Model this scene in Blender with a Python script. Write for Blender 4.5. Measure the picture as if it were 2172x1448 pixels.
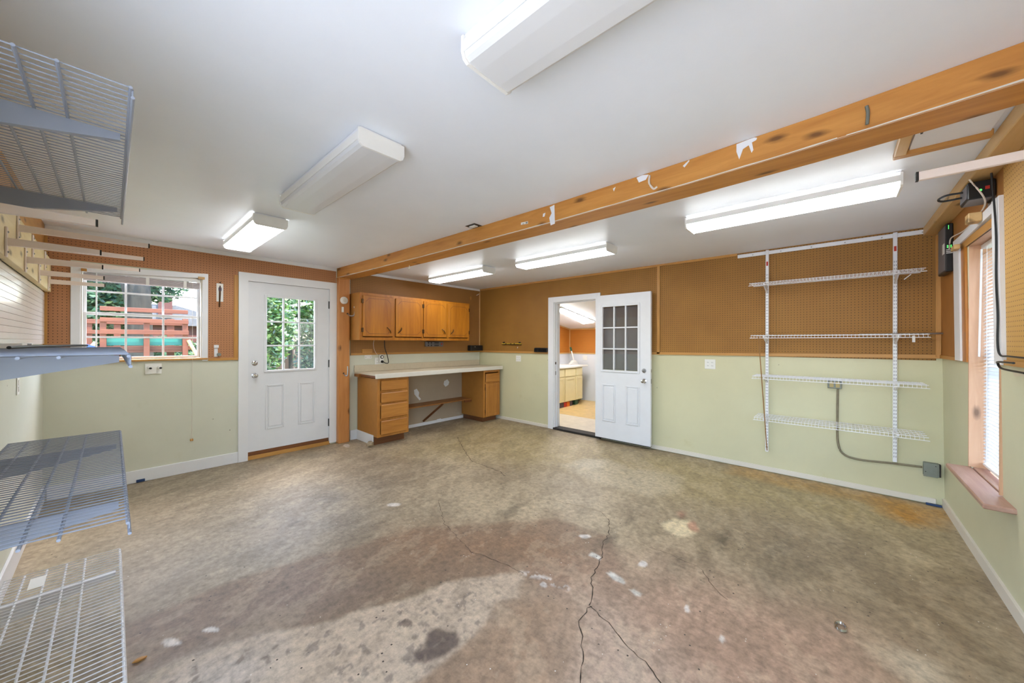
import bpy, bmesh, math, random
import numpy as np
from mathutils import Vector, Matrix
for o in list(bpy.data.objects): bpy.data.objects.remove(o)
scene = bpy.context.scene
COL = scene.collection
R = math.radians

# ------------------------------------------------------------------ camera
CF = 764.2; CYAW = R(42.02); CPIT = R(0.073); CROL = R(0.162); CPOS = Vector((4.768, 5.1415, 1.40))
cF = Vector((-math.cos(CYAW)*math.cos(CPIT), -math.sin(CYAW)*math.cos(CPIT), math.sin(CPIT)))
cR = cF.cross(Vector((0, 0, 1))).normalized(); cU = cR.cross(cF)
cR, cU = math.cos(CROL)*cR + math.sin(CROL)*cU, -math.sin(CROL)*cR + math.cos(CROL)*cU
cam_d = bpy.data.cameras.new('camera'); cam = bpy.data.objects.new('camera', cam_d); COL.objects.link(cam)
cam_d.sensor_width = 36; cam_d.lens = CF*36/2172; cam_d.clip_start = 0.02; cam_d.clip_end = 200
cam.matrix_world = Matrix(((cR.x, cU.x, -cF.x, CPOS.x), (cR.y, cU.y, -cF.y, CPOS.y), (cR.z, cU.z, -cF.z, CPOS.z), (0, 0, 0, 1)))
scene.camera = cam
def ray(px, py): return cF + (px-1086)/CF*cR - (py-724)/CF*cU
def on(ax, val, px, py):                       # where the sight line of a photo pixel meets the plane axis = val
    d = ray(px, py); return CPOS + d*((val-CPOS[ax])/d[ax])

# ------------------------------------------------------------------ world, sun, exposure
LIT = 10.5            # radiance of the burning fluorescent lenses
SKY = 1.65
world = bpy.data.worlds.new('world'); scene.world = world; world.use_nodes = True
wn = world.node_tree.nodes; wl = world.node_tree.links; wn.clear()
wo = wn.new('ShaderNodeOutputWorld'); wb = wn.new('ShaderNodeBackground'); sk = wn.new('ShaderNodeTexSky')
sk.sky_type = 'NISHITA'; sk.sun_disc = False; sk.sun_elevation = R(58); sk.sun_rotation = R(200); sk.air_density = 1.0; sk.dust_density = 2.0; sk.ozone_density = 1.0
wl.new(sk.outputs[0], wb.inputs[0]); wb.inputs[1].default_value = SKY; wl.new(wb.outputs[0], wo.inputs[0])
sd = bpy.data.lights.new('sun', 'SUN'); sd.energy = 8.5; sd.angle = R(1.0); sd.color = (1.0, 0.95, 0.86)
sun = bpy.data.objects.new('sun', sd); COL.objects.link(sun)
sun.rotation_euler = Vector((-0.35, 0.55, 1.1)).to_track_quat('Z', 'Y').to_euler(); sun.location = (0, 3, 12)
vs = scene.view_settings
vs.view_transform = 'Standard'; vs.look = 'None'; vs.exposure = 0.70; vs.gamma = 1.0; vs.use_curve_mapping = False

# ------------------------------------------------------------------ materials
def lin(c):
    return tuple(((v/255)/12.92 if v/255 <= 0.04045 else ((v/255+0.055)/1.055)**2.4) for v in c[:3]) + (1.0,)
class NT:
    def __init__(s, name):
        s.m = bpy.data.materials.new(name); s.m.use_nodes = True; s.t = s.m.node_tree; s.n = s.t.nodes; s.l = s.t.links; s.n.clear()
        s.out = s.n.new('ShaderNodeOutputMaterial'); s.p = s.n.new('ShaderNodeBsdfPrincipled'); s.l.new(s.p.outputs[0], s.out.inputs[0])
        s.geo = None
    def pos(s):
        if not s.geo: s.geo = s.n.new('ShaderNodeNewGeometry')
        return s.geo.outputs['Position']
    def sc(s, v, scale):
        a = s.n.new('ShaderNodeVectorMath'); a.operation = 'MULTIPLY'; s.l.new(v, a.inputs[0]); a.inputs[1].default_value = scale; return a.outputs[0]
    def noise(s, v, scale, detail=3, rough=0.55, dist=0.0):
        a = s.n.new('ShaderNodeTexNoise'); s.l.new(v, a.inputs['Vector']); a.inputs['Scale'].default_value = scale
        a.inputs['Detail'].default_value = detail; a.inputs['Roughness'].default_value = rough; a.inputs['Distortion'].default_value = dist; return a.outputs['Fac']
    def ramp(s, f, stops):
        a = s.n.new('ShaderNodeValToRGB'); s.l.new(f, a.inputs[0]); el = a.color_ramp.elements
        el[0].position = stops[0][0]; el[0].color = stops[0][1]; el[1].position = stops[-1][0]; el[1].color = stops[-1][1]
        for p, c in stops[1:-1]:
            e = el.new(p); e.color = c
        return a.outputs[0]
    def mix(s, f, a, b, mode='MIX'):
        x = s.n.new('ShaderNodeMix'); x.data_type = 'RGBA'; x.blend_type = mode
        for k, v in ((0, f), (6, a), (7, b)):
            if hasattr(v, 'links'): s.l.new(v, x.inputs[k])
            else: x.inputs[k].default_value = v
        return x.outputs[2]
    def math(s, op, a, b=0.0):
        x = s.n.new('ShaderNodeMath'); x.operation = op
        for k, v in ((0, a), (1, b)):
            if hasattr(v, 'links'): s.l.new(v, x.inputs[k])
            else: x.inputs[k].default_value = v
        return x.outputs[0]
    def bump(s, h, st=0.2, d=0.002):
        b = s.n.new('ShaderNodeBump'); b.inputs['Strength'].default_value = st; b.inputs['Distance'].default_value = d
        s.l.new(h, b.inputs['Height']); s.l.new(b.outputs[0], s.p.inputs['Normal'])
    def set(s, col=None, rough=0.5, metal=0.0, spec=0.5):
        if col is not None:
            if hasattr(col, 'links'): s.l.new(col, s.p.inputs['Base Color'])
            else: s.p.inputs['Base Color'].default_value = col
        s.p.inputs['Roughness'].default_value = rough; s.p.inputs['Metallic'].default_value = metal; s.p.inputs['Specular IOR Level'].default_value = spec
        return s.m
W4 = (1, 1, 1, 1)
def plain(name, c, rough=0.5, metal=0.0, var=0.06, scale=9, spec=0.5):
    t = NT(name); a = lin(c); f = t.noise(t.pos(), scale, 4)
    lo = tuple(v*(1-var) for v in a[:3]) + (1,); hi = tuple(min(1, v*(1+var)) for v in a[:3]) + (1,)
    return t.set(t.ramp(f, [(0.3, lo), (0.7, hi)]), rough, metal, spec)
def paint(name, c, stain=None, rough=0.55, var=0.05):
    t = NT(name); a = lin(c); p = t.pos(); f = t.noise(p, 1.3, 5, 0.6)
    lo = tuple(v*(1-var) for v in a[:3]) + (1,); hi = tuple(min(1, v*(1+var)) for v in a[:3]) + (1,)
    col = t.ramp(f, [(0.3, lo), (0.7, hi)])
    if stain:
        g = t.noise(p, 3.1, 6, 0.65); m = t.ramp(g, [(0.62, (0, 0, 0, 1)), (0.75, (0.5, 0.5, 0.5, 1))]); col = t.mix(m, col, lin(stain))
        v = t.n.new('ShaderNodeTexVoronoi'); t.l.new(p, v.inputs['Vector']); v.inputs['Scale'].default_value = 5.0
        sp = t.ramp(v.outputs['Distance'], [(0.018, (0.75, 0.75, 0.75, 1)), (0.034, (0, 0, 0, 1))]); col = t.mix(sp, col, lin((70, 65, 50)))
    t.bump(t.noise(p, 60, 3), 0.12, 0.002)
    return t.set(col, rough)
def wood(name, dark, light, axis='x', knots=True, rough=0.45, fine=1.0):
    t = NT(name); p = t.pos(); k = {'x': (0.10, 1, 1), 'y': (1, 0.10, 1), 'z': (1, 1, 0.10)}[axis]
    v = t.sc(p, tuple(q*fine for q in k)); g = t.noise(v, 26, 6, 0.62, 0.6); g2 = t.noise(v, 4.5, 3, 0.5, 1.2)
    d, l = lin(dark), lin(light); mid = tuple((a+b)/2 for a, b in zip(d, l))
    col = t.mix(0.45, t.ramp(g, [(0.28, d), (0.5, mid), (0.72, l)]), t.ramp(g2, [(0.3, d), (0.7, l)]))
    if knots:
        sx = t.n.new('ShaderNodeSeparateXYZ'); t.l.new(p, sx.inputs[0]); o2 = [c for c in 'xyz' if c != axis]
        cb_ = t.n.new('ShaderNodeCombineXYZ'); t.l.new(t.math('MULTIPLY', sx.outputs[axis.upper()], 1.9), cb_.inputs[0]); t.l.new(t.math('MULTIPLY', t.math('ADD', sx.outputs[o2[0].upper()], sx.outputs[o2[1].upper()]), 5.0), cb_.inputs[1])
        vo = t.n.new('ShaderNodeTexVoronoi'); vo.voronoi_dimensions = '2D'; t.l.new(cb_.outputs[0], vo.inputs['Vector']); vo.inputs['Scale'].default_value = 1.0
        dd = t.math('ADD', vo.outputs['Distance'], t.math('MULTIPLY', t.math('SUBTRACT', g, 0.5), 0.10))
        m = t.ramp(dd, [(0.03, (0.85, 0.85, 0.85, 1)), (0.06, (0.5, 0.5, 0.5, 1)), (0.11, (0, 0, 0, 1))]); col = t.mix(m, col, tuple(x*0.28 for x in d[:3]) + (1,))
    t.bump(g, 0.15, 0.002)
    return t.set(col, rough)
def pegboard(name, c1, c2, plane):
    t = NT(name); p = t.pos(); s = t.n.new('ShaderNodeSeparateXYZ'); t.l.new(p, s.inputs[0])
    u = t.math('MULTIPLY', s.outputs['X' if plane == 'x' else 'Y'], 1/0.0254); w = t.math('MULTIPLY', s.outputs['Z'], 1/0.0254)
    fu = t.math('SUBTRACT', t.math('FRACT', u), 0.5); fw = t.math('SUBTRACT', t.math('FRACT', w), 0.5)
    d = t.math('SQRT', t.math('ADD', t.math('MULTIPLY', fu, fu), t.math('MULTIPLY', fw, fw)))
    hole = t.math('LESS_THAN', d, 0.135)
    base = t.ramp(t.noise(p, 2.2, 5, 0.6), [(0.3, lin(c1)), (0.7, lin(c2))])
    t.bump(t.math('SUBTRACT', 1.0, hole), 0.6, 0.004)
    return t.set(t.mix(hole, base, tuple(v*0.16 for v in lin(c1)[:3]) + (1,)), 0.62)
def emit(name, c, st):
    t = NT(name); t.p.inputs['Base Color'].default_value = c; t.p.inputs['Emission Color'].default_value = c; t.p.inputs['Emission Strength'].default_value = st; return t.m
def glass(name, tint=(1, 1, 1, 1), refl=1.0, grey_mix=0.0):
    t = NT(name); t.n.remove(t.p); tr = t.n.new('ShaderNodeBsdfTransparent'); tr.inputs[0].default_value = tint
    gl = t.n.new('ShaderNodeBsdfGlossy'); gl.inputs['Roughness'].default_value = 0.02
    lw = t.n.new('ShaderNodeLayerWeight'); lw.inputs[0].default_value = 0.5      # same on both faces of the pane
    sch = t.math('ADD', t.math('MULTIPLY', t.math('POWER', lw.outputs['Facing'], 4.0), 0.55), 0.035*refl)
    mx = t.n.new('ShaderNodeMixShader'); t.l.new(sch, mx.inputs[0]); t.l.new(tr.outputs[0], mx.inputs[1]); t.l.new(gl.outputs[0], mx.inputs[2]); t.l.new(mx.outputs[0], t.out.inputs[0])
    if grey_mix:                                    # even grey mixed over the pane to wash out its view
        df = t.n.new('ShaderNodeBsdfDiffuse'); df.inputs[0].default_value = (0.24, 0.24, 0.25, 1); m2 = t.n.new('ShaderNodeMixShader'); m2.inputs[0].default_value = grey_mix
        t.l.new(mx.outputs[0], m2.inputs[1]); t.l.new(df.outputs[0], m2.inputs[2]); t.l.new(m2.outputs[0], t.out.inputs[0])
    return t.m
def leafmat(name, stops):
    t = NT(name); t.pos(); col = t.ramp(t.geo.outputs['Random Per Island'], stops); t.n.remove(t.p)
    a = t.n.new('ShaderNodeBsdfDiffuse'); b = t.n.new('ShaderNodeBsdfTranslucent'); t.l.new(col, a.inputs[0]); t.l.new(col, b.inputs[0])
    g = t.n.new('ShaderNodeBsdfGlossy'); g.inputs['Roughness'].default_value = 0.35
    m = t.n.new('ShaderNodeMixShader'); m.inputs[0].default_value = 0.4; t.l.new(a.outputs[0], m.inputs[1]); t.l.new(b.outputs[0], m.inputs[2])
    m2 = t.n.new('ShaderNodeMixShader'); m2.inputs[0].default_value = 0.08; t.l.new(m.outputs[0], m2.inputs[1]); t.l.new(g.outputs[0], m2.inputs[2]); t.l.new(m2.outputs[0], t.out.inputs[0]); return t.m

M = {}
M['ceiling'] = paint('ceiling_paint', (239, 243, 249), None, 0.38, 0.03)
M['sage'] = paint('sage_paint', (208, 205, 174), (200, 194, 146), 0.5, 0.05)
M['sage1'] = paint('sage_daylight_tint', (212, 212, 194), (200, 198, 170), 0.5, 0.04)  # same sage greyed, with the cool window daylight put into its colour
M['sage2'] = paint('sage_warm_tint', (207, 202, 166), (198, 189, 140), 0.5, 0.05)  # same sage warmed to offset the cool lamplight on its wall
M['bench_wall'] = paint('bench_wall_tone', (176, 158, 136), (188, 178, 160), 0.6, 0.05)
M['white'] = paint('white_paint', (232, 232, 234), None, 0.4, 0.02)
M['whiteroom'] = paint('white_wall_paint', (224, 226, 232), None, 0.5, 0.02)
M['oldwhite'] = paint('worn_white_paint', (222, 214, 200), (190, 170, 130), 0.55, 0.05)
M['doorwhite'] = plain('door_white', (228, 229, 232), 0.38, 0, 0.015)
M['peg_w1'] = pegboard('pegboard_red_brown', (174, 120, 80), (186, 130, 88), 'x')
M['peg_w2'] = pegboard('pegboard_ochre_brown', (148, 102, 40), (161, 114, 47), 'y')
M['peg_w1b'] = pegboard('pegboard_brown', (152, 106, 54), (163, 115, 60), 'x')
M['peg_w3'] = pegboard('pegboard_tan', (196, 152, 84), (206, 162, 92), 'x')
M['peg_r2'] = pegboard('pegboard_orange_y', (184, 112, 36), (196, 122, 42), 'y')
M['peg_r2x'] = pegboard('pegboard_orange_x', (184, 112, 36), (196, 122, 42), 'x')
M['hardboard'] = plain('hardboard', (168, 112, 52), 0.6, 0, 0.08, 6)
for a in 'xyz':
    M['pine_'+a] = wood('stained_pine_'+a, (172, 108, 42), (216, 154, 76), a)
    M['trim_'+a] = wood('trim_wood_'+a, (176, 122, 56), (204, 152, 82), a, False)
    M['cab_'+a] = wood('cabinet_wood_'+a, (150, 84, 14), (206, 134, 36), a, False, 0.38, 0.7)
    M['dcab_'+a] = wood('drawer_oak_'+a, (152, 92, 30), (202, 138, 62), a, False, 0.4)
    M['raw_'+a] = wood('raw_pine_'+a, (196, 154, 96), (222, 186, 128), a)
    M['cedar_'+a] = wood('cedar_'+a, (82, 36, 17), (112, 58, 31), a, False, 0.6)
M['redpine_z'] = wood('reddish_pine_z', (176, 108, 52), (210, 146, 82), 'z')
M['jamb'] = wood('jamb_pine', (188, 138, 102), (216, 172, 136), 'z')
M['sill'] = wood('sill_wood', (150, 108, 90), (196, 158, 138), 'x', False)
M['ply'] = wood('plywood', (214, 190, 136), (236, 218, 170), 'y', True)
M['plybrown'] = wood('plywood_brown', (176, 122, 58), (206, 154, 84), 'y', True)
M['particle'] = plain('cabinet_side', (174, 118, 54), 0.5, 0, 0.06, 14)
M['laminate'] = plain('laminate', (206, 192, 166), 0.35, 0, 0.04, 30)
M['lamedge'] = plain('laminate_edge', (222, 216, 204), 0.4, 0, 0.03)
M['darkwood'] = wood('dark_wood', (90, 52, 26), (130, 80, 42), 'x', False)
M['shelfwood'] = wood('shelf_wood', (124, 76, 32), (168, 112, 54), 'x', False)
M['wire'] = plain('wire_white', (236, 236, 240), 0.35, 0, 0.02)
M['wire_shaded'] = plain('wire_grey_shaded', (148, 155, 172), 0.35, 0, 0.02)  # grey wire with bluish daylight and shade mixed into its colour
M['arm'] = plain('arm_cream', (232, 216, 206), 0.35, 0, 0.02)
M['steel'] = plain('steel', (170, 170, 172), 0.3, 1.0, 0.05)
M['chrome'] = plain('chrome', (205, 205, 205), 0.15, 1.0, 0.02)
M['galv'] = plain('galvanised', (128, 132, 124), 0.5, 0.4, 0.08, 25)
M['oldpipe'] = plain('painted_conduit', (132, 122, 100), 0.6, 0.1, 0.12, 30)
M['bronze'] = plain('old_brass', (90, 62, 34), 0.4, 0.7, 0.1)
M['black'] = plain('black_plastic', (22, 22, 24), 0.4, 0, 0.1)
M['darkgap'] = plain('dark_gap', (38, 34, 30), 0.7, 0, 0.1)
M['greyplastic'] = plain('grey_plastic', (112, 110, 114), 0.45, 0, 0.05)
M['plastic'] = plain('white_plastic', (236, 234, 228), 0.4, 0, 0.02)
M['lens'] = plain('acrylic_lens', (222, 222, 222), 0.35, 0, 0.02, 3)
M['litlens'] = emit('lit_acrylic_lens', (0.94, 0.975, 1.0, 1), LIT)
M['litlens_sil'] = emit('lit_acrylic_lens_annex', (0.96, 0.98, 1.0, 1), 22)
M['glass'] = glass('clear_glass')
M['greyglass'] = glass('grey_glass', (0.8, 0.81, 0.84, 1), 3.0, 0.28)
M['blind'] = plain('blind_slat', (240, 240, 240), 0.4, 0, 0.01)
M['blind_t'] = leafmat('blind_slat_translucent', [(0.0, lin((236, 238, 242))), (1.0, lin((246, 246, 246)))])
M['ivory'] = plain('ivory_socket', (186, 166, 112), 0.5)
M['blindgrey'] = plain('blind_stack', (214, 204, 204), 0.45, 0, 0.04, 40)
M['cream'] = plain('cream_cabinet', (240, 226, 178), 0.42, 0, 0.02)
M['green'] = plain('dark_green', (44, 84, 58), 0.5, 0, 0.05)
M['red'] = plain('red_brick', (206, 40, 30), 0.4, 0, 0.04)
M['orange'] = plain('orange_brick', (240, 120, 24), 0.4, 0, 0.04)
M['purple'] = plain('dusky_purple', (84, 70, 84), 0.5, 0, 0.05)
M['yellow'] = plain('level_yellow', (206, 176, 50), 0.4, 0, 0.05)
M['blue'] = plain('blue_tape', (40, 66, 110), 0.6, 0, 0.1)
M['led'] = emit('green_led', (0.1, 0.9, 0.15, 1), 1.0)
M['redplug'] = plain('red_sticker', (190, 50, 34), 0.5)
M['cable_w'] = plain('cream_cable', (226, 214, 200), 0.5)
M['rod'] = plain('brass_rod', (150, 108, 60), 0.4, 0.3)
M['crack'] = plain('crack_brown', (66, 54, 42), 0.9, 0, 0.2, 40)  # flat dark brown for the floor cracks
M['stone'] = plain('stone', (150, 132, 106), 0.8, 0, 0.2, 40)
M['tan'] = plain('tan_vinyl', (214, 180, 120), 0.4, 0, 0.12, 8)
M['palefloor'] = plain('pale_floor', (226, 214, 196), 0.4, 0, 0.08, 8)
M['tealtarp'] = plain('teal_tarp', (18, 104, 92), 0.5, 0, 0.1)
M['bark'] = wood('bark', (14, 14, 12), (66, 62, 54), 'z', False, 0.9)
M['grass'] = plain('grass', (84, 92, 62), 0.9, 0, 0.3, 12)
M['bounce_concrete'] = plain('added_bounce_concrete', (196, 195, 192), 0.8, 0, 0.05, 5)  # for the unseen slab added to bounce sunlight
M['fence'] = wood('fence_wood', (150, 112, 92), (190, 152, 130), 'z', False, 0.8)
M['roofgrey'] = plain('pale_shingle', (120, 120, 126), 0.8, 0, 0.15, 14)
M['brick'] = plain('chimney_brick', (110, 70, 66), 0.8, 0, 0.2, 30)
M['leaf_tree'] = leafmat('tree_leaf', [(0.0, lin((20, 52, 34))), (0.45, lin((54, 104, 74))), (0.8, lin((106, 148, 110))), (1.0, lin((160, 184, 120)))])
M['leaf_bush'] = leafmat('bush_leaf', [(0.0, lin((22, 54, 32))), (0.4, lin((60, 104, 58))), (0.75, lin((116, 144, 70))), (1.0, lin((150, 170, 130)))])

# ------------------------------------------------------------------ mesh helpers
ORG = {}
def org(o): return ORG[o.name] if o else Vector((0, 0, 0))
def link(o, parent, wpos):
    COL.objects.link(o); o.parent = parent; o.location = wpos - org(parent); ORG[o.name] = wpos.copy(); return o
def mk(name, bm, mat, parent=None, smooth=False, kind=None):
    me = bpy.data.meshes.new(name)
    vs_ = [v.co for v in bm.verts]
    lo = Vector([min(v[i] for v in vs_) for i in range(3)]); hi = Vector([max(v[i] for v in vs_) for i in range(3)]); c = (lo+hi)/2
    for v in bm.verts: v.co -= c
    bmesh.ops.recalc_face_normals(bm, faces=bm.faces)
    bm.to_mesh(me); bm.free()
    me.materials.append(M[mat] if isinstance(mat, str) else mat)
    if smooth:
        for p in me.polygons: p.use_smooth = True
        try: me.set_sharp_from_angle(angle=R(40))
        except Exception: pass
    o = bpy.data.objects.new(name, me); link(o, parent, c)
    if kind: o['kind'] = kind
    return o
def copy_at(o, delta, parent=None):
    c = o.copy(); return link(c, parent if parent is not None else o.parent, ORG[o.name] + Vector(delta))
def tag(o, label, cat, group=None):
    o['label'] = label; o['category'] = cat
    if group: o['group'] = group
    return o
def thing(name, loc, label, cat, group=None):
    e = bpy.data.objects.new(name, None); e.empty_display_size = 0.1; link(e, None, Vector(loc)); return tag(e, label, cat, group)
def sroot(name, loc):
    e = bpy.data.objects.new(name, None); e.empty_display_size = 0.1; link(e, None, Vector(loc)); e['kind'] = 'structure'; return e
def bx(bm, x0, x1, y0, y1, z0, z1, bev=0.0):
    r = bmesh.ops.create_cube(bm, size=1.0); v = r['verts']
    for q in v: q.co = Vector(((x0+x1)/2 + q.co.x*abs(x1-x0), (y0+y1)/2 + q.co.y*abs(y1-y0), (z0+z1)/2 + q.co.z*abs(z1-z0)))
    if bev: bmesh.ops.bevel(bm, geom=list({e for q in v for e in q.link_edges}), offset=bev, segments=1, profile=0.5, affect='EDGES')
    return bm
def box(name, dims, mat, parent=None, bev=0.002, kind=None):
    return mk(name, bx(bmesh.new(), *dims, bev), mat, parent, False, kind)
def boxes(name, lst, mat, parent=None, bev=0.0, kind=None):
    bm = bmesh.new()
    for d in lst: bx(bm, *d, bev)
    return mk(name, bm, mat, parent, False, kind)
def tube_bm(bm, pts, r, n=8, cap=True):
    pts = [Vector(p) for p in pts]; rings = []
    for i, p in enumerate(pts):
        t = (pts[min(i+1, len(pts)-1)] - pts[max(i-1, 0)]).normalized()
        a = Vector((0, 0, 1)) if abs(t.z) < 0.9 else Vector((1, 0, 0)); u = t.cross(a).normalized(); w = t.cross(u)
        rr = r[i] if isinstance(r, (list, tuple)) else r
        rings.append([bm.verts.new(p + (u*math.cos(2*math.pi*k/n) + w*math.sin(2*math.pi*k/n))*rr) for k in range(n)])
    for a, b in zip(rings, rings[1:]):
        for k in range(n): bm.faces.new((a[k], a[(k+1) % n], b[(k+1) % n], b[k]))
    if cap: bm.faces.new(rings[0][::-1]); bm.faces.new(rings[-1])
    return bm
def tube(name, pts, r, mat, parent=None, n=8, kind=None): return mk(name, tube_bm(bmesh.new(), pts, r, n), mat, parent, True, kind)
def curve_pts(pts, k=6):                       # Catmull-Rom through the points
    P = [Vector(p) for p in pts]; P = [P[0]*2-P[1]] + P + [P[-1]*2-P[-2]]; out = []
    for i in range(1, len(P)-2):
        for j in range(k):
            t = j/k; a, b, c, d = P[i-1], P[i], P[i+1], P[i+2]
            out.append(0.5*((2*b) + (c-a)*t + (2*a-5*b+4*c-d)*t*t + (3*b-a-3*c+d)*t**3))
    return out + [P[-2]]
def prism_bm(bm, poly, axis, a0, a1):          # polygon in the plane across axis, extruded from a0 to a1
    def P(u, v, w): return {0: (w, u, v), 1: (u, w, v), 2: (u, v, w)}[axis]
    A = [bm.verts.new(P(u, v, a0)) for u, v in poly]; B = [bm.verts.new(P(u, v, a1)) for u, v in poly]; n = len(poly)
    bm.faces.new(A); bm.faces.new(B[::-1])
    for i in range(n): bm.faces.new((A[i], A[(i+1) % n], B[(i+1) % n], B[i]))
    return bm
def prism(name, poly, axis, a0, a1, mat, parent=None, smooth=False): return mk(name, prism_bm(bmesh.new(), poly, axis, a0, a1), mat, parent, smooth)
def lathe(name, prof, c, axis, mat, parent=None, n=20):   # prof: (radius, distance along axis)
    bm = bmesh.new(); c = Vector(c); ax = Vector(axis).normalized(); a = Vector((0, 0, 1)) if abs(ax.z) < 0.9 else Vector((1, 0, 0)); u = ax.cross(a).normalized(); w = ax.cross(u)
    rings = [[bm.verts.new(c + ax*h + (u*math.cos(2*math.pi*k/n) + w*math.sin(2*math.pi*k/n))*max(r, 1e-4)) for k in range(n)] for r, h in prof]
    for p, q in zip(rings, rings[1:]):
        for k in range(n): bm.faces.new((p[k], p[(k+1) % n], q[(k+1) % n], q[k]))
    bm.faces.new(rings[0][::-1]); bm.faces.new(rings[-1]); return mk(name, bm, mat, parent, True)
def frame_bm(bm, axis, d0, d1, u0, u1, v0, v1, w, bev=0.0):   # rectangular ring; axis = normal of the plane
    def add(a0, a1, b0, b1):
        if axis == 1: bx(bm, a0, a1, d0, d1, b0, b1, bev)
        else: bx(bm, d0, d1, a0, a1, b0, b1, bev)
    add(u0, u0+w, v0, v1); add(u1-w, u1, v0, v1); add(u0+w, u1-w, v0, v0+w); add(u0+w, u1-w, v1-w, v1); return bm
def sbox(name, dims, mat, bev=0.002):
    o = box(name, dims, mat, None, bev); o['kind'] = 'structure'; return o

# ------------------------------------------------------------------ shell
H = 2.4126; LX = 5.172
def y3(z): return 5.83 - 0.011*z               # the window wall leans in a touch
# floor: a grid that carries the shapes of its stains, worn paint and patches as colour
rng = np.random.RandomState(7)
def vnoise(x, y, s, seed, octv=4):
    out = np.zeros_like(x); amp = 1.0; tot = 0
    for o in range(octv):
        r = np.random.RandomState(seed+o).rand(64, 64); u = x*s; v = y*s; i = np.floor(u).astype(int); j = np.floor(v).astype(int); fu = u-i; fv = v-j
        fu = fu*fu*(3-2*fu); fv = fv*fv*(3-2*fv); g = lambda a, b: r[a % 64, b % 64]
        out += amp*((g(i, j)*(1-fu)+g(i+1, j)*fu)*(1-fv) + (g(i, j+1)*(1-fu)+g(i+1, j+1)*fu)*fv); tot += amp; amp *= 0.55; s *= 2.1
    return out/tot
NX, NY = 560, 630
gx, gy = np.meshgrid(np.linspace(0, LX, NX), np.linspace(0, 5.84, NY), indexing='ij')
x, y = gx.ravel(), gy.ravel()
wx = x + 0.14*(vnoise(x, y, 3, 11)-0.5); wy = y + 0.14*(vnoise(x, y, 3, 31)-0.5)
fx_ = x + 0.035*(vnoise(x, y, 14, 51)-0.5); fy_ = y + 0.035*(vnoise(x, y, 14, 71)-0.5)
col = np.zeros((x.size, 3)); sl = lambda c: np.array(lin(c)[:3])
n1 = vnoise(x, y, 1.6, 1, 5); n2 = vnoise(x*0.6+y*0.3, y*1.6, 4, 5, 5); n3 = vnoise(x, y, 11, 9, 4)
t = np.clip((n1-0.3)/0.4, 0, 1)[:, None]; col = sl((132, 116, 94))*(1-t) + sl((170, 153, 126))*t
def blend(mask, c, k=1.0):
    global col
    m = np.clip(mask*k, 0, 1)[:, None]; col = col*(1-m) + sl(c)*m
def poly(pts, soft=0.04, warp='w'):
    Q = [on(2, 0, *p) for p in pts]; X, Y = (wx, wy) if warp == 'w' else (fx_, fy_)
    ins = np.zeros(X.size, bool); dmin = np.full(X.size, 1e9)
    for a, b in zip(Q, Q[1:]+Q[:1]):
        c = ((a.y > Y) != (b.y > Y)); den = (b.y-a.y) if abs(b.y-a.y) > 1e-9 else 1e-9
        ins ^= c & (X < (b.x-a.x)*(Y-a.y)/den + a.x)
        ex, ey = b.x-a.x, b.y-a.y; tt = np.clip(((X-a.x)*ex+(Y-a.y)*ey)/(ex*ex+ey*ey+1e-9), 0, 1)
        dmin = np.minimum(dmin, np.hypot(X-a.x-tt*ex, Y-a.y-tt*ey))
    sd_ = np.where(ins, dmin, -dmin); return np.clip(sd_/soft*0.5+0.5, 0, 1)
def blob(px, py, rx, ry, soft=0.3, warp='w'):  # ellipse given in photo pixels, laid on the floor
    c = on(2, 0, px, py); e = on(2, 0, px+rx, py); f = on(2, 0, px, py+ry); X, Y = (wx, wy) if warp == 'w' else (fx_, fy_)
    A = np.array([[e.x-c.x, f.x-c.x], [e.y-c.y, f.y-c.y]]); Ai = np.linalg.inv(A); u = Ai[0, 0]*(X-c.x)+Ai[0, 1]*(Y-c.y); v = Ai[1, 0]*(X-c.x)+Ai[1, 1]*(Y-c.y)
    return np.clip((1-np.hypot(u, v))/soft, 0, 1)
blend(poly([(240, 1020), (520, 985), (760, 960), (900, 1080), (780, 1150), (560, 1230), (260, 1330), (30, 1400), (20, 1120)], 0.35), (136, 124, 106), 0.75)
blend(poly([(620, 1010), (800, 1030), (760, 1120), (560, 1190), (420, 1190), (500, 1080)], 0.25), (142, 136, 126), 0.6*n1+0.2)
blend(poly([(1020, 890), (1160, 915), (1600, 1000), (2000, 1085), (1950, 1180), (1500, 1080), (1150, 990), (860, 960)], 0.35), (158, 140, 100), 0.75)
blend(poly([(1000, 1000), (1400, 1020), (1450, 1090), (1150, 1120), (900, 1110), (820, 1060)], 0.3), (166, 150, 124), 0.5)
blend(poly([(650, 1182), (750, 1160), (825, 1135), (875, 1120), (1000, 1112), (1180, 1100), (1300, 1140), (1330, 1260), (1260, 1310), (1100, 1215), (940, 1235), (850, 1275), (690, 1320), (400, 1392), (250, 1448), (255, 1330), (470, 1240)], 0.03, 'f'), (126, 104, 84), 0.85)
blend(poly([(860, 1130), (1180, 1110), (1300, 1200), (1240, 1290), (1100, 1215), (900, 1190)], 0.25), (142, 106, 76), 0.6)
blend(poly([(330, 1330), (640, 1230), (760, 1240), (520, 1350), (300, 1440)], 0.25), (130, 112, 102), 0.6)
blend(poly([(1090, 1270), (1400, 1180), (1900, 1330), (2050, 1600), (500, 1700), (800, 1500)], 0.3), (170, 142, 122), 0.85)
blend(poly([(1100, 1270), (1240, 1270), (1230, 1420), (1100, 1600), (700, 1600), (880, 1440), (1030, 1330)], 0.06, 'f'), (150, 122, 96), 0.8)
blend(poly([(1240, 1270), (1330, 1330), (1500, 1480), (1500, 1700), (1200, 1700), (1230, 1400)], 0.2), (184, 164, 146), 0.6)
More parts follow.
